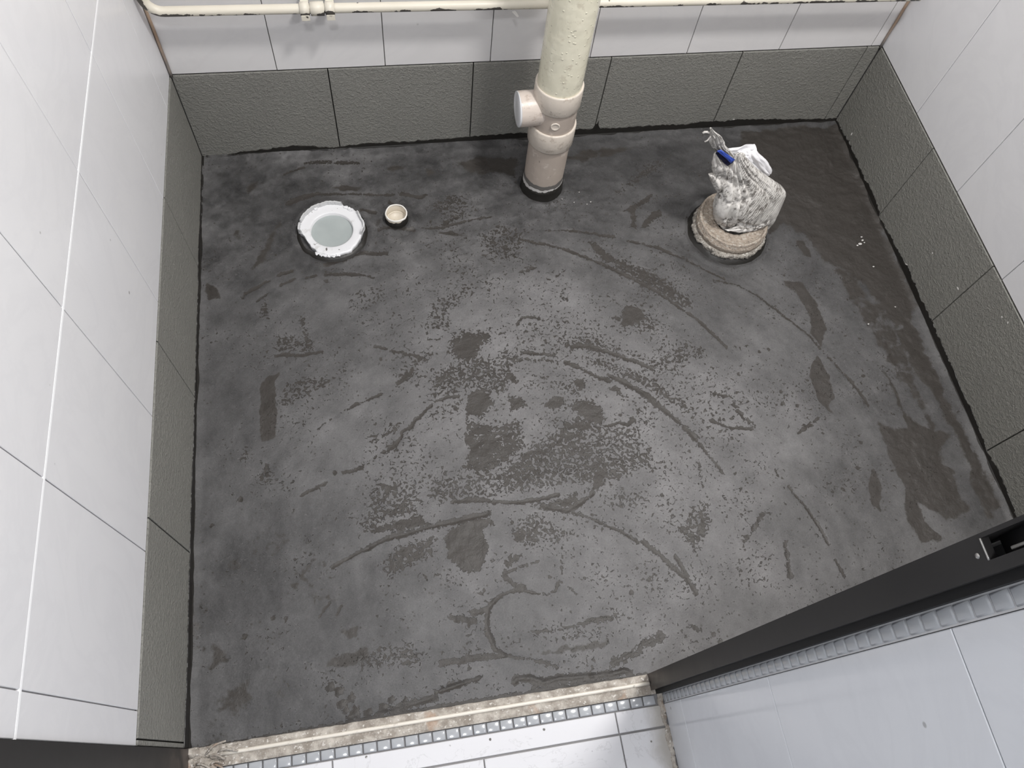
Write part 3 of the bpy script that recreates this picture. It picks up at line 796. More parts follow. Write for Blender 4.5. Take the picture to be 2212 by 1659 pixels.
idx = np.arange(nx * ny).reshape(ny, nx)
quads = np.stack([idx[:-1, :-1], idx[:-1, 1:], idx[1:, 1:], idx[1:, :-1]], -1).reshape(-1, 4)
me = bpy.data.meshes.new('floor')
me.vertices.add(nx * ny); me.vertices.foreach_set('co', np.stack([X, Y, hgt], -1).astype(np.float32).ravel())
me.loops.add(quads.size); me.loops.foreach_set('vertex_index', quads.ravel().astype(np.int32))
me.polygons.add(len(quads)); me.polygons.foreach_set('loop_start', (np.arange(len(quads)) * 4).astype(np.int32))
me.polygons.foreach_set('loop_total', np.full(len(quads), 4, np.int32)); me.polygons.foreach_set('use_smooth', np.ones(len(quads), bool))
me.update(calc_edges=True)
for nm, arr in (('bare', spk), ('thin', soft), ('film', tone / 255.0)):  # thin and film also carry the shade and falloff painted into the floor
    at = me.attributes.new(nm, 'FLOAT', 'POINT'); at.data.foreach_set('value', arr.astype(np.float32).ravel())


def floor_mat():
    m = Mat('cement_membrane', 0.6, 0.35)
    sp = m.attr('bare')['Fac']; so = m.attr('thin')['Fac']; fi = m.attr('film')['Fac']
    n = m.noise(165, 2.0, 0.5, dist=0.7)
    n_big = m.noise(45, 4, 0.6, dist=0.3)
    nn = m.math('ADD', m.math('MULTIPLY', n, 0.86), m.math('MULTIPLY', n_big, 0.14))
    # bare where noise exceeds a threshold that falls as the coat gets barer
    th = m.math('SUBTRACT', 0.74, m.math('MULTIPLY', sp, 0.50))
    k1 = m.step(m.math('SUBTRACT', nn, th), -0.012, 0.018)
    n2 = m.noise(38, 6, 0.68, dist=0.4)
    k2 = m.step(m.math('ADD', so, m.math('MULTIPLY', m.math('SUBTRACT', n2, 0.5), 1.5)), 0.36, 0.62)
    vd = m.voro(85)
    dot = m.math('MULTIPLY', m.step(vd['Distance'], 0.20, 0.13), m.step(m.noise(11, 2), 0.46, 0.56))
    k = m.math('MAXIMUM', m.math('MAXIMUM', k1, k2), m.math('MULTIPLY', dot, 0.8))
    fine = m.noise(420, 2, 0.6)
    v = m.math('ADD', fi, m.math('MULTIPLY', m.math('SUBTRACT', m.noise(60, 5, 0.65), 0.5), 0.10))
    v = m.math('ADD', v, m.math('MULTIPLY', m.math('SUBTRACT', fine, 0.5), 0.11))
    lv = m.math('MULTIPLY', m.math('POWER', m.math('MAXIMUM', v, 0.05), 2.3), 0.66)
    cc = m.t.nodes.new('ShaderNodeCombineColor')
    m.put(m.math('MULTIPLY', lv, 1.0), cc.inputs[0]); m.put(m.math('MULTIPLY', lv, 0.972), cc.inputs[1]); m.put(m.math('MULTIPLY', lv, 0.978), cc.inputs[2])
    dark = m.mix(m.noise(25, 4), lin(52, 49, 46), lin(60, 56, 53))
    # rims round the bare spots painted paler to imitate relief shading
    rim = m.math('MULTIPLY', m.step(m.math('SUBTRACT', nn, th), -0.06, -0.012), m.math('SUBTRACT', 1.0, k))
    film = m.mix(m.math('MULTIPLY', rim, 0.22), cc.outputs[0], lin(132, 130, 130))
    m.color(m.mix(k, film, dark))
    m.rough(m.math('SUBTRACT', 0.62, m.math('MULTIPLY', k, 0.14)))
    h = m.math('ADD', m.math('MULTIPLY', m.math('SUBTRACT', 1.0, k1), 1.3), m.math('ADD', m.math('MULTIPLY', fine, 0.18), m.math('MULTIPLY', m.noise(60, 5, 0.6), 1.3)))
    m.bump(h, 0.0016, 0.9)
    return m.m


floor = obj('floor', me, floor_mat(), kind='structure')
obj('floor_slab', box_data(-TH, RW + TH, -1.245, TH, -0.2, -0.03), MT_CONC, floor)


# sealing coat brushed a little way up the tiles
def band(frame, us, hs, rough_amp, seed, streaks=()):
    O, U, V, N = frame
    u = np.arange(us[0], us[-1], 0.0022)
    h = np.interp(u, us, hs)
    h = h + (fbm(u * 120, u * 0 + seed, 3, seed) - 0.5) * rough_amp * 1.6 + (fbm(u * 22, u * 0 + seed, 2, seed + 5) - 0.5) * rough_amp * 1.6
    for (c_, w_, a_) in streaks:
        h = h + a_ * np.clip(1 - np.abs(u - c_) / w_, 0, 1) * (0.5 + 0.5 * vnoise(u * 900, u * 0 + 3.0, seed))
    h = np.maximum(h, 0.0025)
    Vv = []; F = []
    for a, b in zip(u, h):
        for nn, zz in ((0.0075, -0.004), (0.0040, 0.0035), (0.0020, min(0.006, b * 0.6)), (0.0012, b - 0.0004), (0.0, b)):
            Vv.append(O + U * a + V * zz + N * nn)
    for i in range(len(u) - 1):
        for k in range(4):
            q = [i * 5 + k, (i + 1) * 5 + k, (i + 1) * 5 + k + 1, i * 5 + k + 1]
            F.append(q)
    me_ = mesh('sealing_coat', Vv, F)
    bm = bmesh.new(); bm.from_mesh(me_); bmesh.ops.recalc_face_normals(bm, faces=bm.faces[:])
    f0 = bm.faces[0] if False else None
    bm.to_mesh(me_); bm.free()
    return obj('sealing_coat', me_, MT_SEAL, floor)


bx = [hit(u, 320, 1, 0.0)[0] for u in (440, 500, 520, 600, 640, 700, 730, 760, 900, 1020, 1120, 1250, 1300, 1400, 1540, 1580, 1650, 1740, 1775, 1798)]
band(BACK, bx, [x * 1e-3 for x in (4, 5, 10, 15, 20, 12, 7, 13, 15, 20, 19, 22, 19, 20, 25, 24, 20, 13, 14, 6)], 0.004, 3, ((hit(1285, 290, 1, 0)[0], 0.009, 0.028),))
ry = [0, .03, .10, .17, .25, .30, .305, .36, .45, .60, .75, .90, 1.05, -YF]
band(RIGHT, ry, [x * 1e-3 for x in (8, 11, 15, 14, 18, 12, 5, 13, 19, 22, 20, 17, 16, 15)], 0.005, 8)
ly = [0, .03, .10, .18, .25, .31, .36, .42, .55, .70, .80, .90, .98, 1.1, -YF]
band(LEFT, ly, [x * 1e-3 for x in (5, 6, 6, 8, 14, 15, 10, 12, 14, 16, 21, 22, 22, 20, 27)], 0.003, 14)

# crumbs and splats of dried mortar (tiny)
def lump(name, loc, r, sc, mat, parent, seed):
    bm = bmesh.new(); bmesh.ops.create_icosphere(bm, subdivisions=2, radius=r)
    rr = random.Random(seed)
    for v in bm.verts:
        k = 1 + rr.uniform(-0.28, 0.28); v.co = Vector((v.co.x * sc[0] * k, v.co.y * sc[1] * k, v.co.z * sc[2] * k))
    me_ = bpy.data.meshes.new(name); bm.to_mesh(me_); bm.free()
    return obj(name, me_, mat, parent, loc)


for i, (u, v, r) in enumerate(((1858, 527, 3.2), (1863, 519, 2.2), (1867, 524, 1.6), (1861, 512, 1.8), (1852, 530, 2.0), (1887, 576, 1.8), (1251, 415, 1.1), (1276, 436, 1.5), (1268, 441, 1.0), (1214, 430, 1.1), (1240, 437, 1.1), (1876, 700, 1.6), (1934, 663, 1.4))):
    p = hit(u, v, 2, 0.003); lump('plaster_crumb', p, r * 1e-3, (1.2, 0.9, 0.7), MT_PRIMER, floor, i)
for i, (u, v, r, s_) in enumerate(((1839, 290, 3.0, (0.3, 0.7, 1.6)), (1958, 574, 4.5, (0.25, 1.3, 0.8)), (2069, 623, 3.0, (0.3, 1.2, 0.7)), (2164, 685, 2.2, (0.3, 1, 1)), (2177, 697, 2.2, (0.3, 1, 1)), (2014, 547, 2.0, (0.3, 1, 1)), (1893, 474, 3.5, (0.4, 1, 1.2)))):
    p = hit(u, v, 0, RW); lump('mortar_splat', p, r * 1e-3, s_, MT_PRIMER, wall_right, 40 + i)
for i, (u, v, r) in enumerate(((1572, 262, 3.0), (1585, 258, 2.0), (1520, 277, 2.5), (1500, 279, 2.5), (1480, 281, 2.0), (540, 333, 3.0), (505, 336, 2.5), (1797, 262, 4.0))):
    p = hit(u, v, 1, 0.0); lump('mortar_splat', p, r * 1e-3, (1.6, 0.3, 0.7), MT_PRIMER, wall_back, 60 + i)

# ------------------------------------------------------------------ threshold and hall
nxs, nys = 260, 12
tx = np.linspace(-0.004, HW, nxs); ty = np.linspace(-1.2462, YF + 0.001, nys)
TX, TY = np.meshgrid(tx, ty)
TZ = 0.0030 + (fbm(TX * 80, TY * 80, 4, 81) - 0.5) * 0.005
TYJ = TY.copy(); TYJ[-1] += (fbm(TX[0] * 70, TX[0] * 0, 3, 82) - 0.5) * 0.004; TZ[-1] = -0.004
TZ[0] = 0.002
groove = np.abs(TY + 1.2285) < 0.003
TZ = np.where(groove, TZ - 0.001, TZ)
q = np.arange(nxs * nys).reshape(nys, nxs)
F = [[int(q[j, i]), int(q[j, i + 1]), int(q[j + 1, i + 1]), int(q[j + 1, i])] for j in range(nys - 1) for i in range(nxs - 1)]
trim = obj('trim_1', mesh('threshold', np.stack([TX, TYJ, TZ], -1).reshape(-1, 3), F, True), MT_CONC, kind='structure')
obj('rail', tube_data([(x, -1.2283 - 0.0025 * (x < 0.06) * (0.06 - x) / 0.06, 0.0038) for x in np.linspace(0.052, 0.7495, 30)], 0.0032, 12), MT_RAIL, trim, label='cream half-round sill rail')
for i in range(16):
    x = random.uniform(0.004, 0.075); y = random.uniform(-1.246, -1.217)
    lump('mortar_clod', (x, y, 0.005), random.uniform(0.004, 0.010), (1.5, 0.8, 0.6), MT_CONC, trim, 90 + i)
for i in range(7):
    x = random.uniform(0.02, 0.07); y = random.uniform(-1.245, -1.225); a = random.uniform(-0.7, 0.7); L = random.uniform(0.02, 0.04)
    pts = [(x + L * t * math.cos(a) - L / 2, y + L * t * math.sin(a) + 0.003 * math.sin(t * 4), 0.010 + 0.004 * math.sin(t * 3)) for t in np.linspace(0, 1, 8)]
    obj('mortar_strand', tube_data(pts, 0.0016, 6), MT_CONC, trim)

hall = obj('floor', box_data(-0.5, HW + 0.02, -2.6, -1.2462, -0.1, -DP + 0.001), MT_GROUT_M, kind='structure')


def mosaic_mesh(w, h, nrm):
    """pillowed glass mosaic: w along axis a, h along axis b"""
    bm = bmesh.new(); bmesh.ops.create_cube(bm, size=1)
    for v in bm.verts: v.co = Vector((v.co.x * w, v.co.y * h, v.co.z * 0.006 - 0.003))
    top = [e for e in bm.edges if all(v.co.z > -0.001 for v in e.verts)]
    bmesh.ops.bevel(bm, geom=top, offset=0.0022, segments=2, affect='EDGES', profile=0.6)
    me_ = bpy.data.meshes.new('mosaic'); bm.to_mesh(me_); bm.free()
    me_.polygons.foreach_set('use_smooth', [True] * len(me_.polygons)); me_.materials.append(MT_MOSAIC)
    return me_


mm = mosaic_mesh(0.0204, 0.0150, None)
for k in range(36):
    x = 0.3560 + 0.02217 * (k - 16) + 0.0111
    if x < 0.005 or x > 0.760: continue
    obj('mosaic_tile', mm, None, hall, (x, -1.25475, 0.0008 + random.uniform(-2e-4, 2e-4)))
rows = [(-1.2975, -1.2632, [-0.25, 0.2187, 0.6825, HW - 0.001]), (-1.66, -1.2985, [-0.5, -0.01, 0.4560, 0.6835, HW - 0.001]), (-2.02, -1.661, [-0.5, 0.2187, 0.6835, HW - 0.001]), (-2.4, -2.021, [-0.5, -0.01, 0.4560, 0.6835, HW - 0.001])]
for y0, y1, xs in rows:
    for a, b in zip(xs[:-1], xs[1:]):
        tile('floor_tile', HALLF, a, b, y0, y1, MT_HALLF, hall, 0.0, 0.0022, 0.0009)

for i in range(14):
    yy = -1.249 - i * 0.011
    lump('mortar_fillet', (HW - 0.004 + random.uniform(-0.002, 0.001), yy, 0.0006), random.uniform(0.004, 0.0065), (0.8, 1.6, 0.45), MT_CONC, hall, 400 + i)
wall_hall = obj('wall_outer', box_data(HW + DP, HW + 0.012, -2.6, -1.2450, -0.1, ZT), MT_GROUT_W, kind='structure')
hz = [0.0, 0.0975, 0.4540, 0.8090, 1.164, 1.519, 1.874, 2.2]
for z0, z1 in zip(hz[:-1], hz[1:]):
    for a, b in zip([1.2625, 1.62, 1.98, 2.34], [1.62, 1.98, 2.34, 2.6]):
        tile('white_tile', HALLR, a, b, z0, z1, MT_HALLW, wall_hall, 0.0, 0.0013, 0.0007)
mh = mosaic_mesh(0.0194, 0.0132, None)
rot = Matrix(((0, 0, -1), (0, 1, 0), (1, 0, 0))).to_euler()
for k in range(96):
    z = 0.0104 + k * 0.0210
    o = obj('mosaic_tile', mh, None, wall_hall, (HW - 0.0004, -1.2545, z)); o.rotation_euler = rot
joint_strip(HALLR, 1.2455, 1.2625, 0, 2.06, MT_GROUT_W, wall_hall, 'grout_joint', -0.0010)

# ------------------------------------------------------------------ black door frame
door = obj('door_1', boxes_data([
    (0.7500, 0.7560, -1.2398, YF, 0.0, 0.900),
    (0.7500, 0.7560, -1.2398, -1.2312, 0.900, 0.945), (0.7500, 0.7560, -1.2166, YF, 0.900, 0.945),
    (0.7500, 0.7560, -1.2398, YF, 0.945, 2.05),
    (0.7560, HW + 0.012, -1.2165, YF, 0.0, 2.05), (0.7560, 0.7640, -1.2390, -1.2350, 0.0, 2.05)]), MT_BLACK, kind='structure')
obj('gap_shade', box_data(0.7575, 0.7670, -1.2468, -1.2392, 0.003, 2.05), MT_RECESS_SHADE, door)  # black strip standing in for shade in the gap beside the jamb
jl = obj('jamb', boxes_data([(-0.05, 0.0025, -1.2465, YF - 0.0005, 0.0, 2.05)]), MT_BLACK, door)
obj('jamb', boxes_data([(-0.05, HW + 0.012, -1.2465, YF - 0.0005, 2.0, 2.06)]), MT_BLACK, door)
sb = obj('strike_box', boxes_data([(0.7662, 0.7668, -1.2340, -1.2160, 0.896, 0.950)]), MT_RECESS_SHADE, door)
obj('latch_stop', box_data(0.7580, 0.7660, -1.2286, -1.2262, 0.912, 0.938, 0.0006), MT_CHROME, sb)
obj('strike_lip', tube_data([(0.7500, y, 0.8995) for y in np.linspace(-1.2166, -1.2312, 8)], 0.0008, 8), MT_CHROME, door)
obj('screw', lathe_data([(0.0020, 0.0), (0.0016, 0.0007), (0.0004, 0.0009)], 16, None, True), MT_CHROME, door, (0.7500, -1.2262, 0.8905)).rotation_euler = (0, -math.pi / 2, 0)
obj('rivet_slot', box_data(0.7496, 0.7502, -1.2300, -1.2255, 0.0125, 0.0140), MT_RECESS_SHADE, door)

# ------------------------------------------------------------------ drain pipe stack
PX, PY = 0.7525, -0.145
dp = empty('drain_pipe', (PX, PY, 0), 'thick cream vertical drain pipe with capped tee standing against the grey tiled back wall', 'pipe')
obj('pipe', lathe_data([(0.0445, z) for z in (0.285, 0.36, 0.46, 0.7, 1.0)] , 64), MT_PIPE_UP, dp)
obj('lower_pipe', lathe_data([(0.0440, z) for z in (0.0, 0.03, 0.08, 0.17)], 64), MT_PIPE_DIRTY, dp, label='grimy pinkish lower pipe')
obj('tee_body', lathe_data([(0.0425, 0.160), (0.0445, 0.18), (0.0452, 0.23), (0.0445, 0.27)], 64), MT_PIPE_DIRTY, dp)
for z0, z1, r in ((0.254, 0.303, 0.0485), (0.153, 0.204, 0.0490)):
    obj('collar', lathe_data([(0.043, z0 + 0.001), (r - 0.0015, z0), (r, z0 + 0.0025), (r, z1 - 0.003), (r - 0.001, z1 - 0.0008), (r - 0.0026, z1), (0.0440, z1 - 0.001)], 64), MT_COLLAR, dp)
br = obj('branch', tube_data([(-0.030, 0, 0.2400), (-0.045, -0.001, 0.2400), (-0.060, -0.002, 0.2400), (-0.0775, -0.003, 0.2400)], [0.0345, 0.0345, 0.0352, 0.0352], 40, False), MT_BRANCH, dp)
obj('end_cap', tube_data([(-0.0772, -0.003, 0.2400), (-0.0792, -0.0031, 0.2400), (-0.0797, -0.0031, 0.2400)], [0.0350, 0.0350, 0.0338], 40), MT_CAP, br, label='white cap closing the branch')
bs = obj('boss', lathe_data([(0.0095, -0.002), (0.0095, 0.0012), (0.0078, 0.0020), (0.0070, 0.0010), (0.0030, 0.0008)], 24, None, True), MT_COLLAR, dp, (-0.0075, -0.0442, 0.229))
bs.rotation_euler = (math.pi / 2, 0, math.radians(-8))


def wb(t, k): return ((0, 0) if k == 0 else (0, 0.0035 * (vnoise(np.array(t * 3.2), np.array(1.0), 5) - 0.5) + 0.002 * (vnoise(np.array(t * 14), np.array(4.0), 6) - 0.5)))


obj('grey_band', lathe_data([(0.0447, 0.020), (0.0447, 0.042), (0.0445, 0.052)], 96, lambda t, k: (0, 0.004 * math.sin(t + 0.6) * (k == 2) + (0.003 * (vnoise(np.array(t * 9), np.array(2.), 9) - 0.5) if k == 2 else 0))), MT_GREYBAND, dp)
obj('primer_ring', lathe_data([(0.0452, 0.016), (0.0454, 0.030), (0.0450, 0.0385)], 160, lambda t, k: (0, (0.004 * math.sin(t + 1.0) + 0.004 * (vnoise(np.array(t * 8), np.array(7.), 19) - 0.5)) * (k == 2))), MT_PRIMER, dp, label='ragged white primer ring')
obj('sealing_coat', lathe_data([(0.0505, -0.002), (0.0475, 0.003), (0.0470, 0.022), (0.0462, 0.0300), (0.0448, 0.0305)], 160, lambda t, k: (0, (0.006 * math.cos(t + 0.2) * (math.sin(t) < 0.9) + 0.004 * (vnoise(np.array(t * 16), np.array(9.), 29) - 0.5)) * (k >= 3))), MT_SEAL, dp, label='black sealing coat round the pipe foot')

# ------------------------------------------------------------------ water pipe along the back wall
wp = empty('water_pipe', (0.03, -0.035, 0.40), 'thin horizontal cream painted pipe peeling along the top of the back wall', 'pipe')
path = [(0.0115, -0.035, 0.62), (0.0115, -0.035, 0.50), (0.0118, -0.035, 0.440)]
for a in np.linspace(0, math.pi / 2, 9)[1:]:
    path.append((0.0115 + 0.030 * (1 - math.cos(a)), -0.035, 0.432 - 0.0335 * math.sin(a)))
for x in np.linspace(0.06, RW - 0.012, 60): path.append((x, -0.035, 0.3985 - 0.0115 * (x - 0.04)))
loc = np.array([0.03, -0.035, 0.40])
obj('pipe_run', tube_data([np.array(p) - loc for p in path], 0.0087, 20), MT_PEEL, wp)
for x in (0.2835, 0.3285):
    z = 0.3985 - 0.0115 * (x - 0.04)
    vs = []
    prof = []
    for t in np.linspace(-0.75 * math.pi, 0.75 * math.pi, 22): prof.append((-0.0108 * math.cos(t), 0.0108 * math.sin(t)))
    V_ = []; F_ = []
    for dx in (-0.0082, 0.0082):
        for (a, b) in prof: V_.append((x + dx - loc[0], a, z + b - loc[2]))
    m_ = len(prof)
    for i in range(m_ - 1): F_.append([i, i + 1, m_ + i + 1, m_ + i])
    cm = mesh('clamp', V_, F_, True)
    ck = obj('clamp', cm, MT_PEEL, wp); sm = ck.modifiers.new('s', 'SOLIDIFY'); sm.thickness = 0.002; sm.offset = 0
    obj('clamp_tail', box_data(x - 0.0075 - loc[0], x + 0.0075 - loc[0], -0.0115, -0.0095, z - 0.017 - loc[2], z - 0.006 - loc[2], 0.0006), MT_PEEL, ck)
    obj('wall_bracket', box_data(x - 0.0075 - loc[0], x + 0.0075 - loc[0], 0.0068, 0.0352, z - 0.004 - loc[2], z + 0.004 - loc[2], 0.0006), MT_PEEL, ck)
obj('union_nut', tube_data([(0.306 - 0.012 - loc[0], 0, 0.3955 - loc[2]), (0.306 + 0.012 - loc[0], 0, 0.3953 - loc[2])], 0.0125, 8), MT_PEEL, wp)
obj('paint_flake', mesh('flake', [(1.052 - 0.03 - 0.0, -0.006, -0.016), (1.062 - .03, -0.009, -0.026), (1.066 - .03, -0.0075, -0.025), (1.058 - .03, -0.005, -0.015), (1.052 - 0.03, -0.0055, -0.0155), (1.062 - .03, -0.0085, -0.0265), (1.066 - .03, -0.007, -0.0255), (1.058 - .03, -0.0045, -0.0145)],
    [[0, 1, 2, 3], [7, 6, 5, 4], [0, 4, 5, 1], [1, 5, 6, 2], [2, 6, 7, 3], [3, 7, 4, 0]]), MT_PRIMER, wp).location = (-0.385, 0, -0.004)

# ------------------------------------------------------------------ floor flange (left) with standing water
fd = empty('floor_drain', (0.2745, -0.2355, 0), 'round white chipped drain flange with grey water in it near the left back corner', 'drain')
NF = 160


def chip(t):
    """how much of the outer edge is broken off at angle t (0 = +x, pi/2 = towards the back wall)"""
    d = math.degrees(t) % 360
    c = 0.0
    for a0, w0, dep in ((205, 24, 0.013), (228, 12, 0.010), (55, 12, 0.004), (280, 20, 0.003), (250, 14, 0.005), (330, 26, 0.006), (20, 10, 0.002)):
        x = abs((d - a0 + 180) % 360 - 180) / w0
        c = max(c, dep * max(0.0, 1 - x * x) ** 0.5)
    return c + 0.0016 * (vnoise(np.array(d * 0.25), np.array(3.3), 71) - 0.5) + 0.0010 * (vnoise(np.array(d * 0.8), np.array(1.3), 72) - 0.5)


def flange_w(t, k):
    c = chip(t)
    return (-c, 0) if k <= 2 else (-min(c, 0.006) if k == 3 else 0, 0)


obj('flange_ring', lathe_data([(0.0690, -0.004), (0.0705, 0.008), (0.0700, 0.0125), (0.0655, 0.0122), (0.0560, 0.0118), (0.0470, 0.0115), (0.0445, 0.0105), (0.0440, -0.020)], NF, flange_w), MT_FLANGE, fd)
MT_LIP = pvc_mat('shaded_lip', lin(205, 205, 206), lin(186, 186, 187), lin(160, 158, 156), 0.8, 0.45)  # greyer colour imitates the weaker light on the lip
# raised lip left standing round the back
def lip(a0, a1, seed):
    V_ = []; F_ = []; n = int((a1 - a0) / 1.5) + 2
    for i in range(n):
        t = math.radians(a0 + (a1 - a0) * i / (n - 1)); c = chip(t)
        r1 = 0.0702 - c; r0 = r1 - 0.0042 - 0.0012 * (vnoise(np.array(i * 0.4), np.array(2.), seed) - 0.5)
        hh = 0.0205 + 0.0022 * (vnoise(np.array(i * 0.35), np.array(5.), seed) - 0.5)
        if i in (0, n - 1): hh = 0.0130
        for r, z in ((r1, 0.008), (r1, hh), (r0 + 0.0012, hh), (r0, 0.0115)): V_.append((r * math.cos(t), r * math.sin(t), z))
    for i in range(n - 1):
        for k in range(3): F_.append([i * 4 + k, (i + 1) * 4 + k, (i + 1) * 4 + k + 1, i * 4 + k + 1])
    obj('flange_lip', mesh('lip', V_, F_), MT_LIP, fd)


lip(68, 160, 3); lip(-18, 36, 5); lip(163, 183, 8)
obj('water', lathe_data([(0.0445, 0.0035), (0.0001, 0.0035)], 64), MT_WATER, fd, label='murky grey standing water')
obj('sealing_coat', lathe_data([(0.0800, -0.003), (0.0740, 0.002), (0.0705, 0.0055), (0.0680, 0.0058)], 120, lambda t, k: (0.004 * (vnoise(np.array(t * 4), np.array(6.), 88) - 0.5), 0)), MT_SEAL, fd)
for i, a in enumerate((52, 47, 59, 118, 262, 255, 270, 248, 278, 240)):
    t = math.radians(a); r = 0.0655 if a < 200 else 0.0665
    lump('mortar_lump', (r * math.cos(t), r * math.sin(t), 0.013 if a < 200 else 0.009), 0.0042, (1.2, 1.0, 0.7), MT_FLANGE, fd, 200 + i)
for i, (a, r) in enumerate(((255, 0.053), (283, 0.056), (350, 0.058), (318, 0.062), (75, 0.058), (95, 0.060))):
    t = math.radians(a); lump('cement_spot', (r * math.cos(t), r * math.sin(t), 0.0116), (0.0026, 0.0018, 0.0011, 0.0013, 0.0016, 0.0012)[i], ((0.7, 1.7, 0.2), (1.2, 0.8, 0.2), (0.6, 1.2, 0.2))[i % 3], MT_GREYBAND, fd, 230 + i)

# ------------------------------------------------------------------ small pipe stub
ps = empty('pipe_stub', (0.4145, -0.2125, 0), 'small beige open pipe stub sticking out of the black floor beside the white flange', 'pipe')


def stub_w(t, k):
    if k in (1, 2, 3): return (0, 0.0028 * (vnoise(np.array(t * 2.3), np.array(1.), 14) - 0.4) - 0.003 * max(0, math.cos(t - 2.75)) ** 12)
    return (0, 0)


obj('pipe_wall', lathe_data([(0.0238, -0.004), (0.0240, 0.0225), (0.0232, 0.0238), (0.0220, 0.0235), (0.0216, 0.0)], 72, stub_w), MT_STUB, ps)
obj('rim', lathe_data([(0.0242, 0.0205), (0.0243, 0.0230), (0.0232, 0.0246), (0.0216, 0.0242), (0.0214, 0.0225)], 72, lambda t, k: (0, stub_w(t, 1)[1])), MT_RIM, ps)
obj('inner_pipe', lathe_data([(0.0214, 0.0040), (0.0190, 0.0042), (0.0186, 0.0035), (0.0183, 0.0015), (0.0002, 0.0010)], 60), MT_STUB, ps)
obj('sealing_coat', lathe_data([(0.0285, -0.003), (0.0256, 0.001), (0.0248, 0.006), (0.0246, 0.0190), (0.0237, 0.0195)], 96, lambda t, k: (0, (0.003 * math.cos(t - 0.4) + 0.004 * (vnoise(np.array(t * 5), np.array(8.), 44) - 0.5)) * (k >= 3))), MT_SEAL, ps)
obj('grit', tube_data([(-0.012 + 0.006 * math.cos(a), -0.009 + 0.004 * math.sin(a), 0.0035 + 0.001 * math.sin(2 * a)) for a in np.linspace(0.4, 3.6, 12)], 0.0007, 6), MT_RIM, ps)

# ------------------------------------------------------------------ cement-crusted pipe collar and the sack stuffed in it
RX, RY = 1.1560, -0.3125
pc = empty('pipe_collar', (RX, RY, 0), 'cement-crusted beige pipe collar near the right back corner holding a stuffed sack', 'pipe')


def crust(seed, amp, f=6):
    return lambda t, k: (amp * (vnoise(np.array(t * f + 3), np.array(k * 1.7), seed) - 0.5) + amp * 0.7 * (vnoise(np.array(t * f * 4), np.array(k * 2.9), seed + 1) - 0.5),
                         0.6 * amp * (vnoise(np.array(t * f * 2), np.array(k * 2.1), seed + 2) - 0.5))


obj('collar_ring', lathe_data([(0.0750, 0.018), (0.0785, 0.022), (0.0800, 0.030), (0.0800, 0.0385), (0.0772, 0.0400), (0.0776, 0.0480), (0.0762, 0.0510), (0.0730, 0.0512), (0.0715, 0.0495), (0.0690, 0.0455), (0.0600, 0.0445), (0.0480, 0.0455), (0.0420, 0.0450), (0.0405, 0.0420), (0.0400, 0.0)], 180, crust(5, 0.0020)), MT_RING, pc)
for i in range(34):
    t = random.uniform(0, 2 * math.pi); r = random.uniform(0.050, 0.068)
    lump('cement_crumb', (r * math.cos(t), r * math.sin(t), 0.0455), random.uniform(0.0010, 0.0028), (1.3, 1.0, 0.7), MT_RING, pc, 300 + i)
obj('cement_crust', lathe_data([(0.0740, 0.006), (0.0815, 0.008), (0.0845, 0.013), (0.0840, 0.018), (0.0815, 0.022), (0.0770, 0.0235)], 200, crust(15, 0.0070)), MT_CRUST, pc, label='rough grey cement crust under the rim')
obj('sealing_coat', lathe_data([(0.0945, -0.003), (0.0905, 0.002), (0.0860, 0.006), (0.0810, 0.010), (0.0760, 0.011)], 120, crust(25, 0.003, 3)), MT_SEAL, pc)


def K(a, b): return (1440 + a * 0.205, 250 + b * 0.205)


def Q(a, b): return (1490 + a * 0.09946, 260 + b * 0.09946)


sack = empty('woven_sack', (RX, RY, 0.05), 'crumpled dirty white woven plastic sack stuffed into the cement-crusted collar', 'sack')
SL = np.array([RX, RY, 0.05])


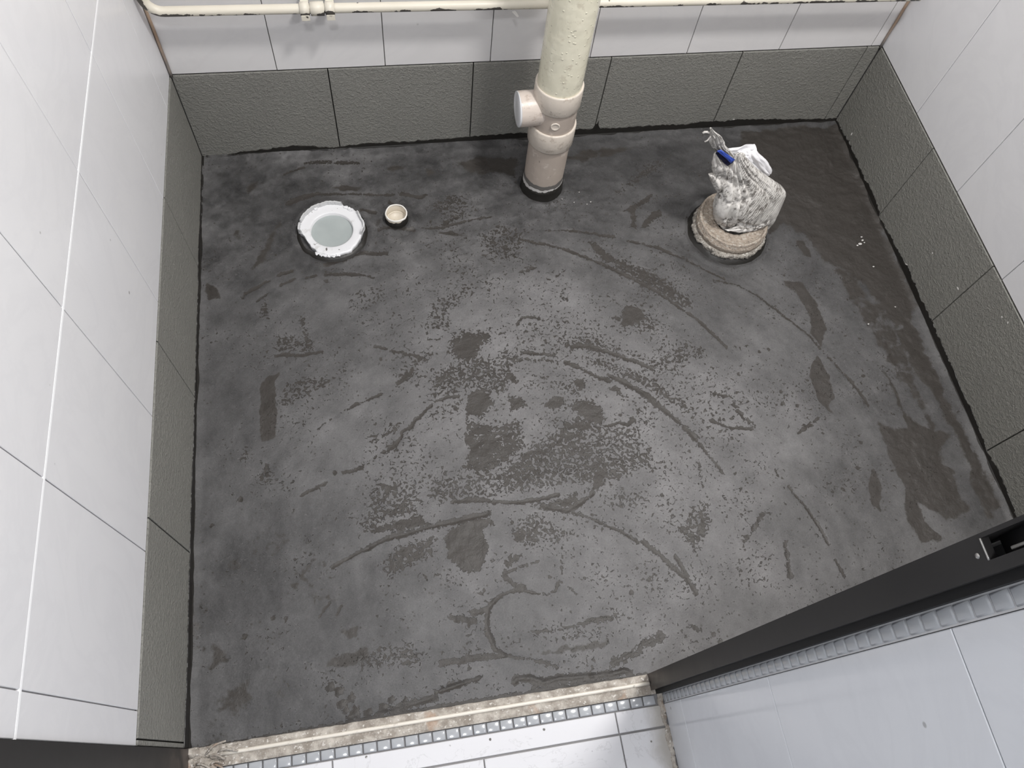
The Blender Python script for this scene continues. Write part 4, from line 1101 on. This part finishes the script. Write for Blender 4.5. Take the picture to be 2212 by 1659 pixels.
def pillow(name, rows, mat, n=56, fold=0.004, seed=1, frq=3.0, parent=None, crease=(), sharp=1.0, label=None, sub=5, ncell=26, crumple=0.0045, calm=None, hcrease=()):
    """closed crumpled bag piece: rows of (left pixel, right pixel, depth y, half thickness)"""
    L = []; R_ = []; Th = []
    for lp, rp, y, th in rows:
        L.append(hit(*lp, 1, y)); R_.append(hit(*rp, 1, y)); Th.append(th)
    L = np.array(L); R_ = np.array(R_); Th = np.array(Th); m0 = len(L)
    s = np.linspace(0, m0 - 1, (m0 - 1) * sub + 1)

    def ip(A):
        A = np.asarray(A); o = []
        for x in s:
            i = min(int(x), m0 - 2); f = x - i
            p0, p1, p2, p3 = A[max(i - 1, 0)], A[i], A[i + 1], A[min(i + 2, m0 - 1)]
            o.append(0.5 * ((2 * p1) + (-p0 + p2) * f + (2 * p0 - 5 * p1 + 4 * p2 - p3) * f * f + (-p0 + 3 * p1 - 3 * p2 + p3) * f ** 3))
        return np.array(o)
    Li, Ri, Ti = ip(L), ip(R_), np.maximum(ip(Th), 0.0006)
    V_ = []; F_ = []; WV = []; SV = []; m_ = len(s)
    rs = random.Random(seed * 7); cells = [(rs.uniform(-1.2, 1.2), rs.uniform(0, 1.15), rs.choice((-1, 1))) for _ in range(ncell)]
    for k in range(m_):
        c = (Li[k] + Ri[k]) / 2; h = (Ri[k] - Li[k]) / 2
        for i in range(n):
            t = 2 * math.pi * i / n
            cx_ = math.cos(t); sy_ = math.sin(t)
            sy_ = math.copysign(abs(sy_) ** sharp, sy_)
            p = c + h * cx_ + np.array([0, -0.88, 0.25]) * Ti[k] * sy_
            q_ = k / m_
            nz = fbm(np.array(cx_ * frq + seed), np.array(q_ * frq * 1.6 + sy_ * 1.3), 4, seed) - 0.5
            ridge = abs(vnoise(np.array(cx_ * frq * 2.2 + q_ * 4 + seed), np.array(q_ * frq * 1.2 + sy_), seed + 9) - 0.5)
            amp = fold * min(1.0, Ti[k] / 0.012 + 0.25)
            d = np.array([0.25 * cx_, -0.85 * sy_, 0.35 * sy_])
            p = p + d * (nz * 2.0 - ridge * 1.2) * amp
            ds = sorted(math.hypot((cx_ - a_) * 0.9, (q_ - b_) * 1.5) + (0.0 if c_ * sy_ >= -0.2 else 9) for a_, b_, c_ in cells)
            net = math.exp(-((ds[1] - ds[0]) / 0.05) ** 2)
            am = crumple * min(1, Ti[k] / 0.012 + 0.2) * (calm(cx_, q_) if calm else 1.0)
            p = p + d * am * (0.22 * (1 - min(ds[0] / 0.3, 1)) - 1.3 * net)
            for (q0, qw, qd, c0, c1_, sl) in hcrease:
                if sy_ > 0 and c0 < cx_ < c1_: p = p + d * -qd * math.exp(-((q_ - q0 - sl * cx_) / qw) ** 2) * min(1, (cx_ - c0) / 0.2, (c1_ - cx_) / 0.1)
            for (cc, cw, cdp, slope) in crease:
                x = (cx_ - cc - slope * (q_ - 0.5)) / cw
                if sy_ > 0: p = p - np.array([0, -0.9, 0.3]) * cdp * math.exp(-x * x) * min(1, Ti[k] / 0.012)
            V_.append(p - SL); SV.append((1.0 - min(1.0, calm(cx_, q_))) / 0.75 if calm else 0.5); WV.append((c + h * cx_)[0] * 0.945 + (c + h * cx_)[2] * -0.33)
    for k in range(m_ - 1):
        for i in range(n):
            j = (i + 1) % n; F_.append([k * n + i, k * n + j, (k + 1) * n + j, (k + 1) * n + i])
    F_.append(list(range(n))[::-1]); F_.append([(m_ - 1) * n + i for i in range(n)])
    me_ = mesh(name, V_, F_, True)
    bm = bmesh.new(); bm.from_mesh(me_); bmesh.ops.recalc_face_normals(bm, faces=bm.faces[:]); bm.to_mesh(me_); bm.free()
    at_ = me_.attributes.new('weave', 'FLOAT', 'POINT'); at_.data.foreach_set('value', np.array(WV, np.float32)); at_ = me_.attributes.new('stripe', 'FLOAT', 'POINT'); at_.data.foreach_set('value', np.array(SV, np.float32))
    o = obj(name, me_, mat, parent if parent is not None else sack)
    if label: o['label'] = label
    return o


YB = -0.310


def calm_body(c, q):
    t = min(1, max(0, (c + 0.42) / 0.14)) * min(1, max(0, (q - 0.20) / 0.10))
    return 1.0 - 0.75 * t


pillow('sack_body', [
    (K(575, 1225), K(840, 1255), YB - 0.004, 0.024), (K(515, 1125), K(940, 1205), YB - 0.004, 0.032), (K(485, 1030), K(1070, 1150), YB - 0.008, 0.040),
    (K(500, 950), K(1135, 1050), YB - 0.008, 0.044), (K(545, 845), K(1180, 950), YB - 0.004, 0.044), (K(580, 745), K(1246, 790), YB, 0.036),
    (K(620, 655), K(1150, 700), YB + 0.002, 0.028), (K(650, 570), K(1030, 620), YB + 0.002, 0.022), (K(680, 490), K(915, 520), YB + 0.002, 0.016), (K(715, 425), K(835, 430), YB + 0.002, 0.009), (K(760, 395), K(820, 392), YB + 0.002, 0.003)],
    MT_WOVEN, 110, 0.0045, 3, 3.2, crease=((-0.50, 0.035, 0.011, -0.55), (-0.72, 0.04, 0.009, -0.35), (-0.27, 0.03, 0.007, -0.8), (0.35, 0.05, 0.004, -1.6)), sharp=0.75, sub=10, ncell=80, crumple=0.0060, calm=calm_body, hcrease=((0.235, 0.018, 0.009, -0.4, 0.97, -0.01), (0.15, 0.015, 0.006, 0.1, 0.97, 0.08), (0.10, 0.012, 0.006, -0.1, 0.8, 0.10)))
pillow('sack_fold', [(K(620, 1205), K(800, 1222), YB - 0.036, 0.006), (K(700, 1180), K(960, 1195), YB - 0.036, 0.010), (K(800, 1130), K(1060, 1145), YB - 0.034, 0.012), (K(930, 1075), K(1100, 1075), YB - 0.028, 0.010), (K(1010, 1040), K(1105, 1035), YB - 0.022, 0.004)],
    MT_WOVEN, 60, 0.005, 12, 4.0, crease=((0.1, 0.10, 0.009, 1.2), (-0.5, 0.09, 0.007, 1.0)), ncell=20, crumple=0.006)
pillow('sack_fold', [(K(560, 850), K(600, 830), YB + 0.000, 0.006), (K(510, 770), K(640, 790), YB + 0.002, 0.012), (K(465, 690), K(650, 700), YB + 0.004, 0.014), (K(440, 620), K(650, 630), YB + 0.006, 0.010), (K(450, 612), K(620, 600), YB + 0.006, 0.003)],
    MT_SACK, 48, 0.006, 22, 3.0, crease=((0.1, 0.12, 0.006, 1.0),))
pillow('sack_fold', [(K(500, 630), K(660, 660), YB + 0.008, 0.010), (K(476, 560), K(665, 590), YB + 0.006, 0.016), (K(480, 480), K(650, 530), YB + 0.006, 0.014), (K(495, 410), K(590, 470), YB + 0.006, 0.008), (K(512, 380), K(530, 395), YB + 0.006, 0.002)],
    MT_SACK, 48, 0.007, 32, 3.4, crease=((0.2, 0.1, 0.006, 0.8),))
pillow('sack_neck', [(K(560, 400), K(720, 430), YB + 0.026, 0.010), (K(520, 365), K(665, 360), YB + 0.022, 0.012), (K(470, 320), K(625, 320), YB + 0.018, 0.014), (K(445, 270), K(606, 262), YB + 0.012, 0.012), (K(455, 225), K(575, 215), YB + 0.008, 0.008), (K(455, 175), K(510, 168), YB + 0.004, 0.005), (K(462, 132), K(476, 126), YB, 0.0015)],
    MT_SACK, 60, 0.006, 42, 4.5, crease=((-0.2, 0.10, 0.007, 0.3), (0.3, 0.09, 0.006, 0.2), (-0.65, 0.08, 0.005, 0.3)), label='twisted neck of the sack')
pillow('white_liner', [(K(1060, 635), K(1100, 608), YB + 0.026, 0.004), (K(930, 600), K(1106, 560), YB + 0.028, 0.009), (K(830, 520), K(1045, 460), YB + 0.032, 0.012), (K(790, 440), K(965, 390), YB + 0.036, 0.013), (K(770, 410), K(945, 330), YB + 0.040, 0.011), (K(760, 385), K(932, 298), YB + 0.044, 0.004)],
    MT_LINER, 48, 0.005, 52, 3.0, crease=((0.0, 0.12, 0.005, 0.6),), label='clean bright white inner plastic')
pillow('white_liner', [(K(600, 330), K(610, 300), YB + 0.044, 0.002), (K(640, 420), K(640, 342), YB + 0.046, 0.004), (K(720, 430), K(700, 338), YB + 0.048, 0.005), (K(800, 420), K(780, 328), YB + 0.048, 0.005), (K(880, 410), K(840, 302), YB + 0.046, 0.004), (K(920, 400), K(925, 300), YB + 0.044, 0.002)],
    MT_LINER, 40, 0.003, 62, 3.0, label='clean bright white inner plastic')
pillow('mouth_shade', [(K(516, 392), K(560, 372), YB - 0.001, 0.002), (K(535, 425), K(600, 400), YB - 0.001, 0.004), (K(585, 480), K(660, 440), YB - 0.001, 0.004), (K(628, 522), K(700, 470), YB - 0.002, 0.003), (K(640, 530), K(715, 480), YB - 0.002, 0.0015)],
    MT_NAVY, 24, 0.0012, 75, 2.0, label='dark blue piece for the shade inside the sack mouth')  # dark piece painted in place of shade below the blue strip
pillow('blue_strip', [(K(530, 374), K(574, 358), YB - 0.006, 0.002), (K(560, 400), K(612, 384), YB - 0.007, 0.0030), (K(625, 452), K(668, 424), YB - 0.008, 0.0030), (K(664, 490), K(704, 450), YB - 0.010, 0.0025), (K(676, 500), K(722, 460), YB - 0.010, 0.0012)],
    MT_BLUE, 24, 0.0015, 72, 2.0, label='blue printed strip showing inside the sack')
for i, pts in enumerate(([(380, 185), (400, 172), (430, 172), (455, 185)], [(400, 275), (430, 262), (450, 235), (465, 215)], [(462, 128), (468, 150), (478, 175)])):
    obj('frayed_thread', tube_data([hit(*K(*p), 1, YB + 0.004) - SL for p in pts], 0.0022 if i == 0 else 0.0015, 8), MT_SACK, sack)
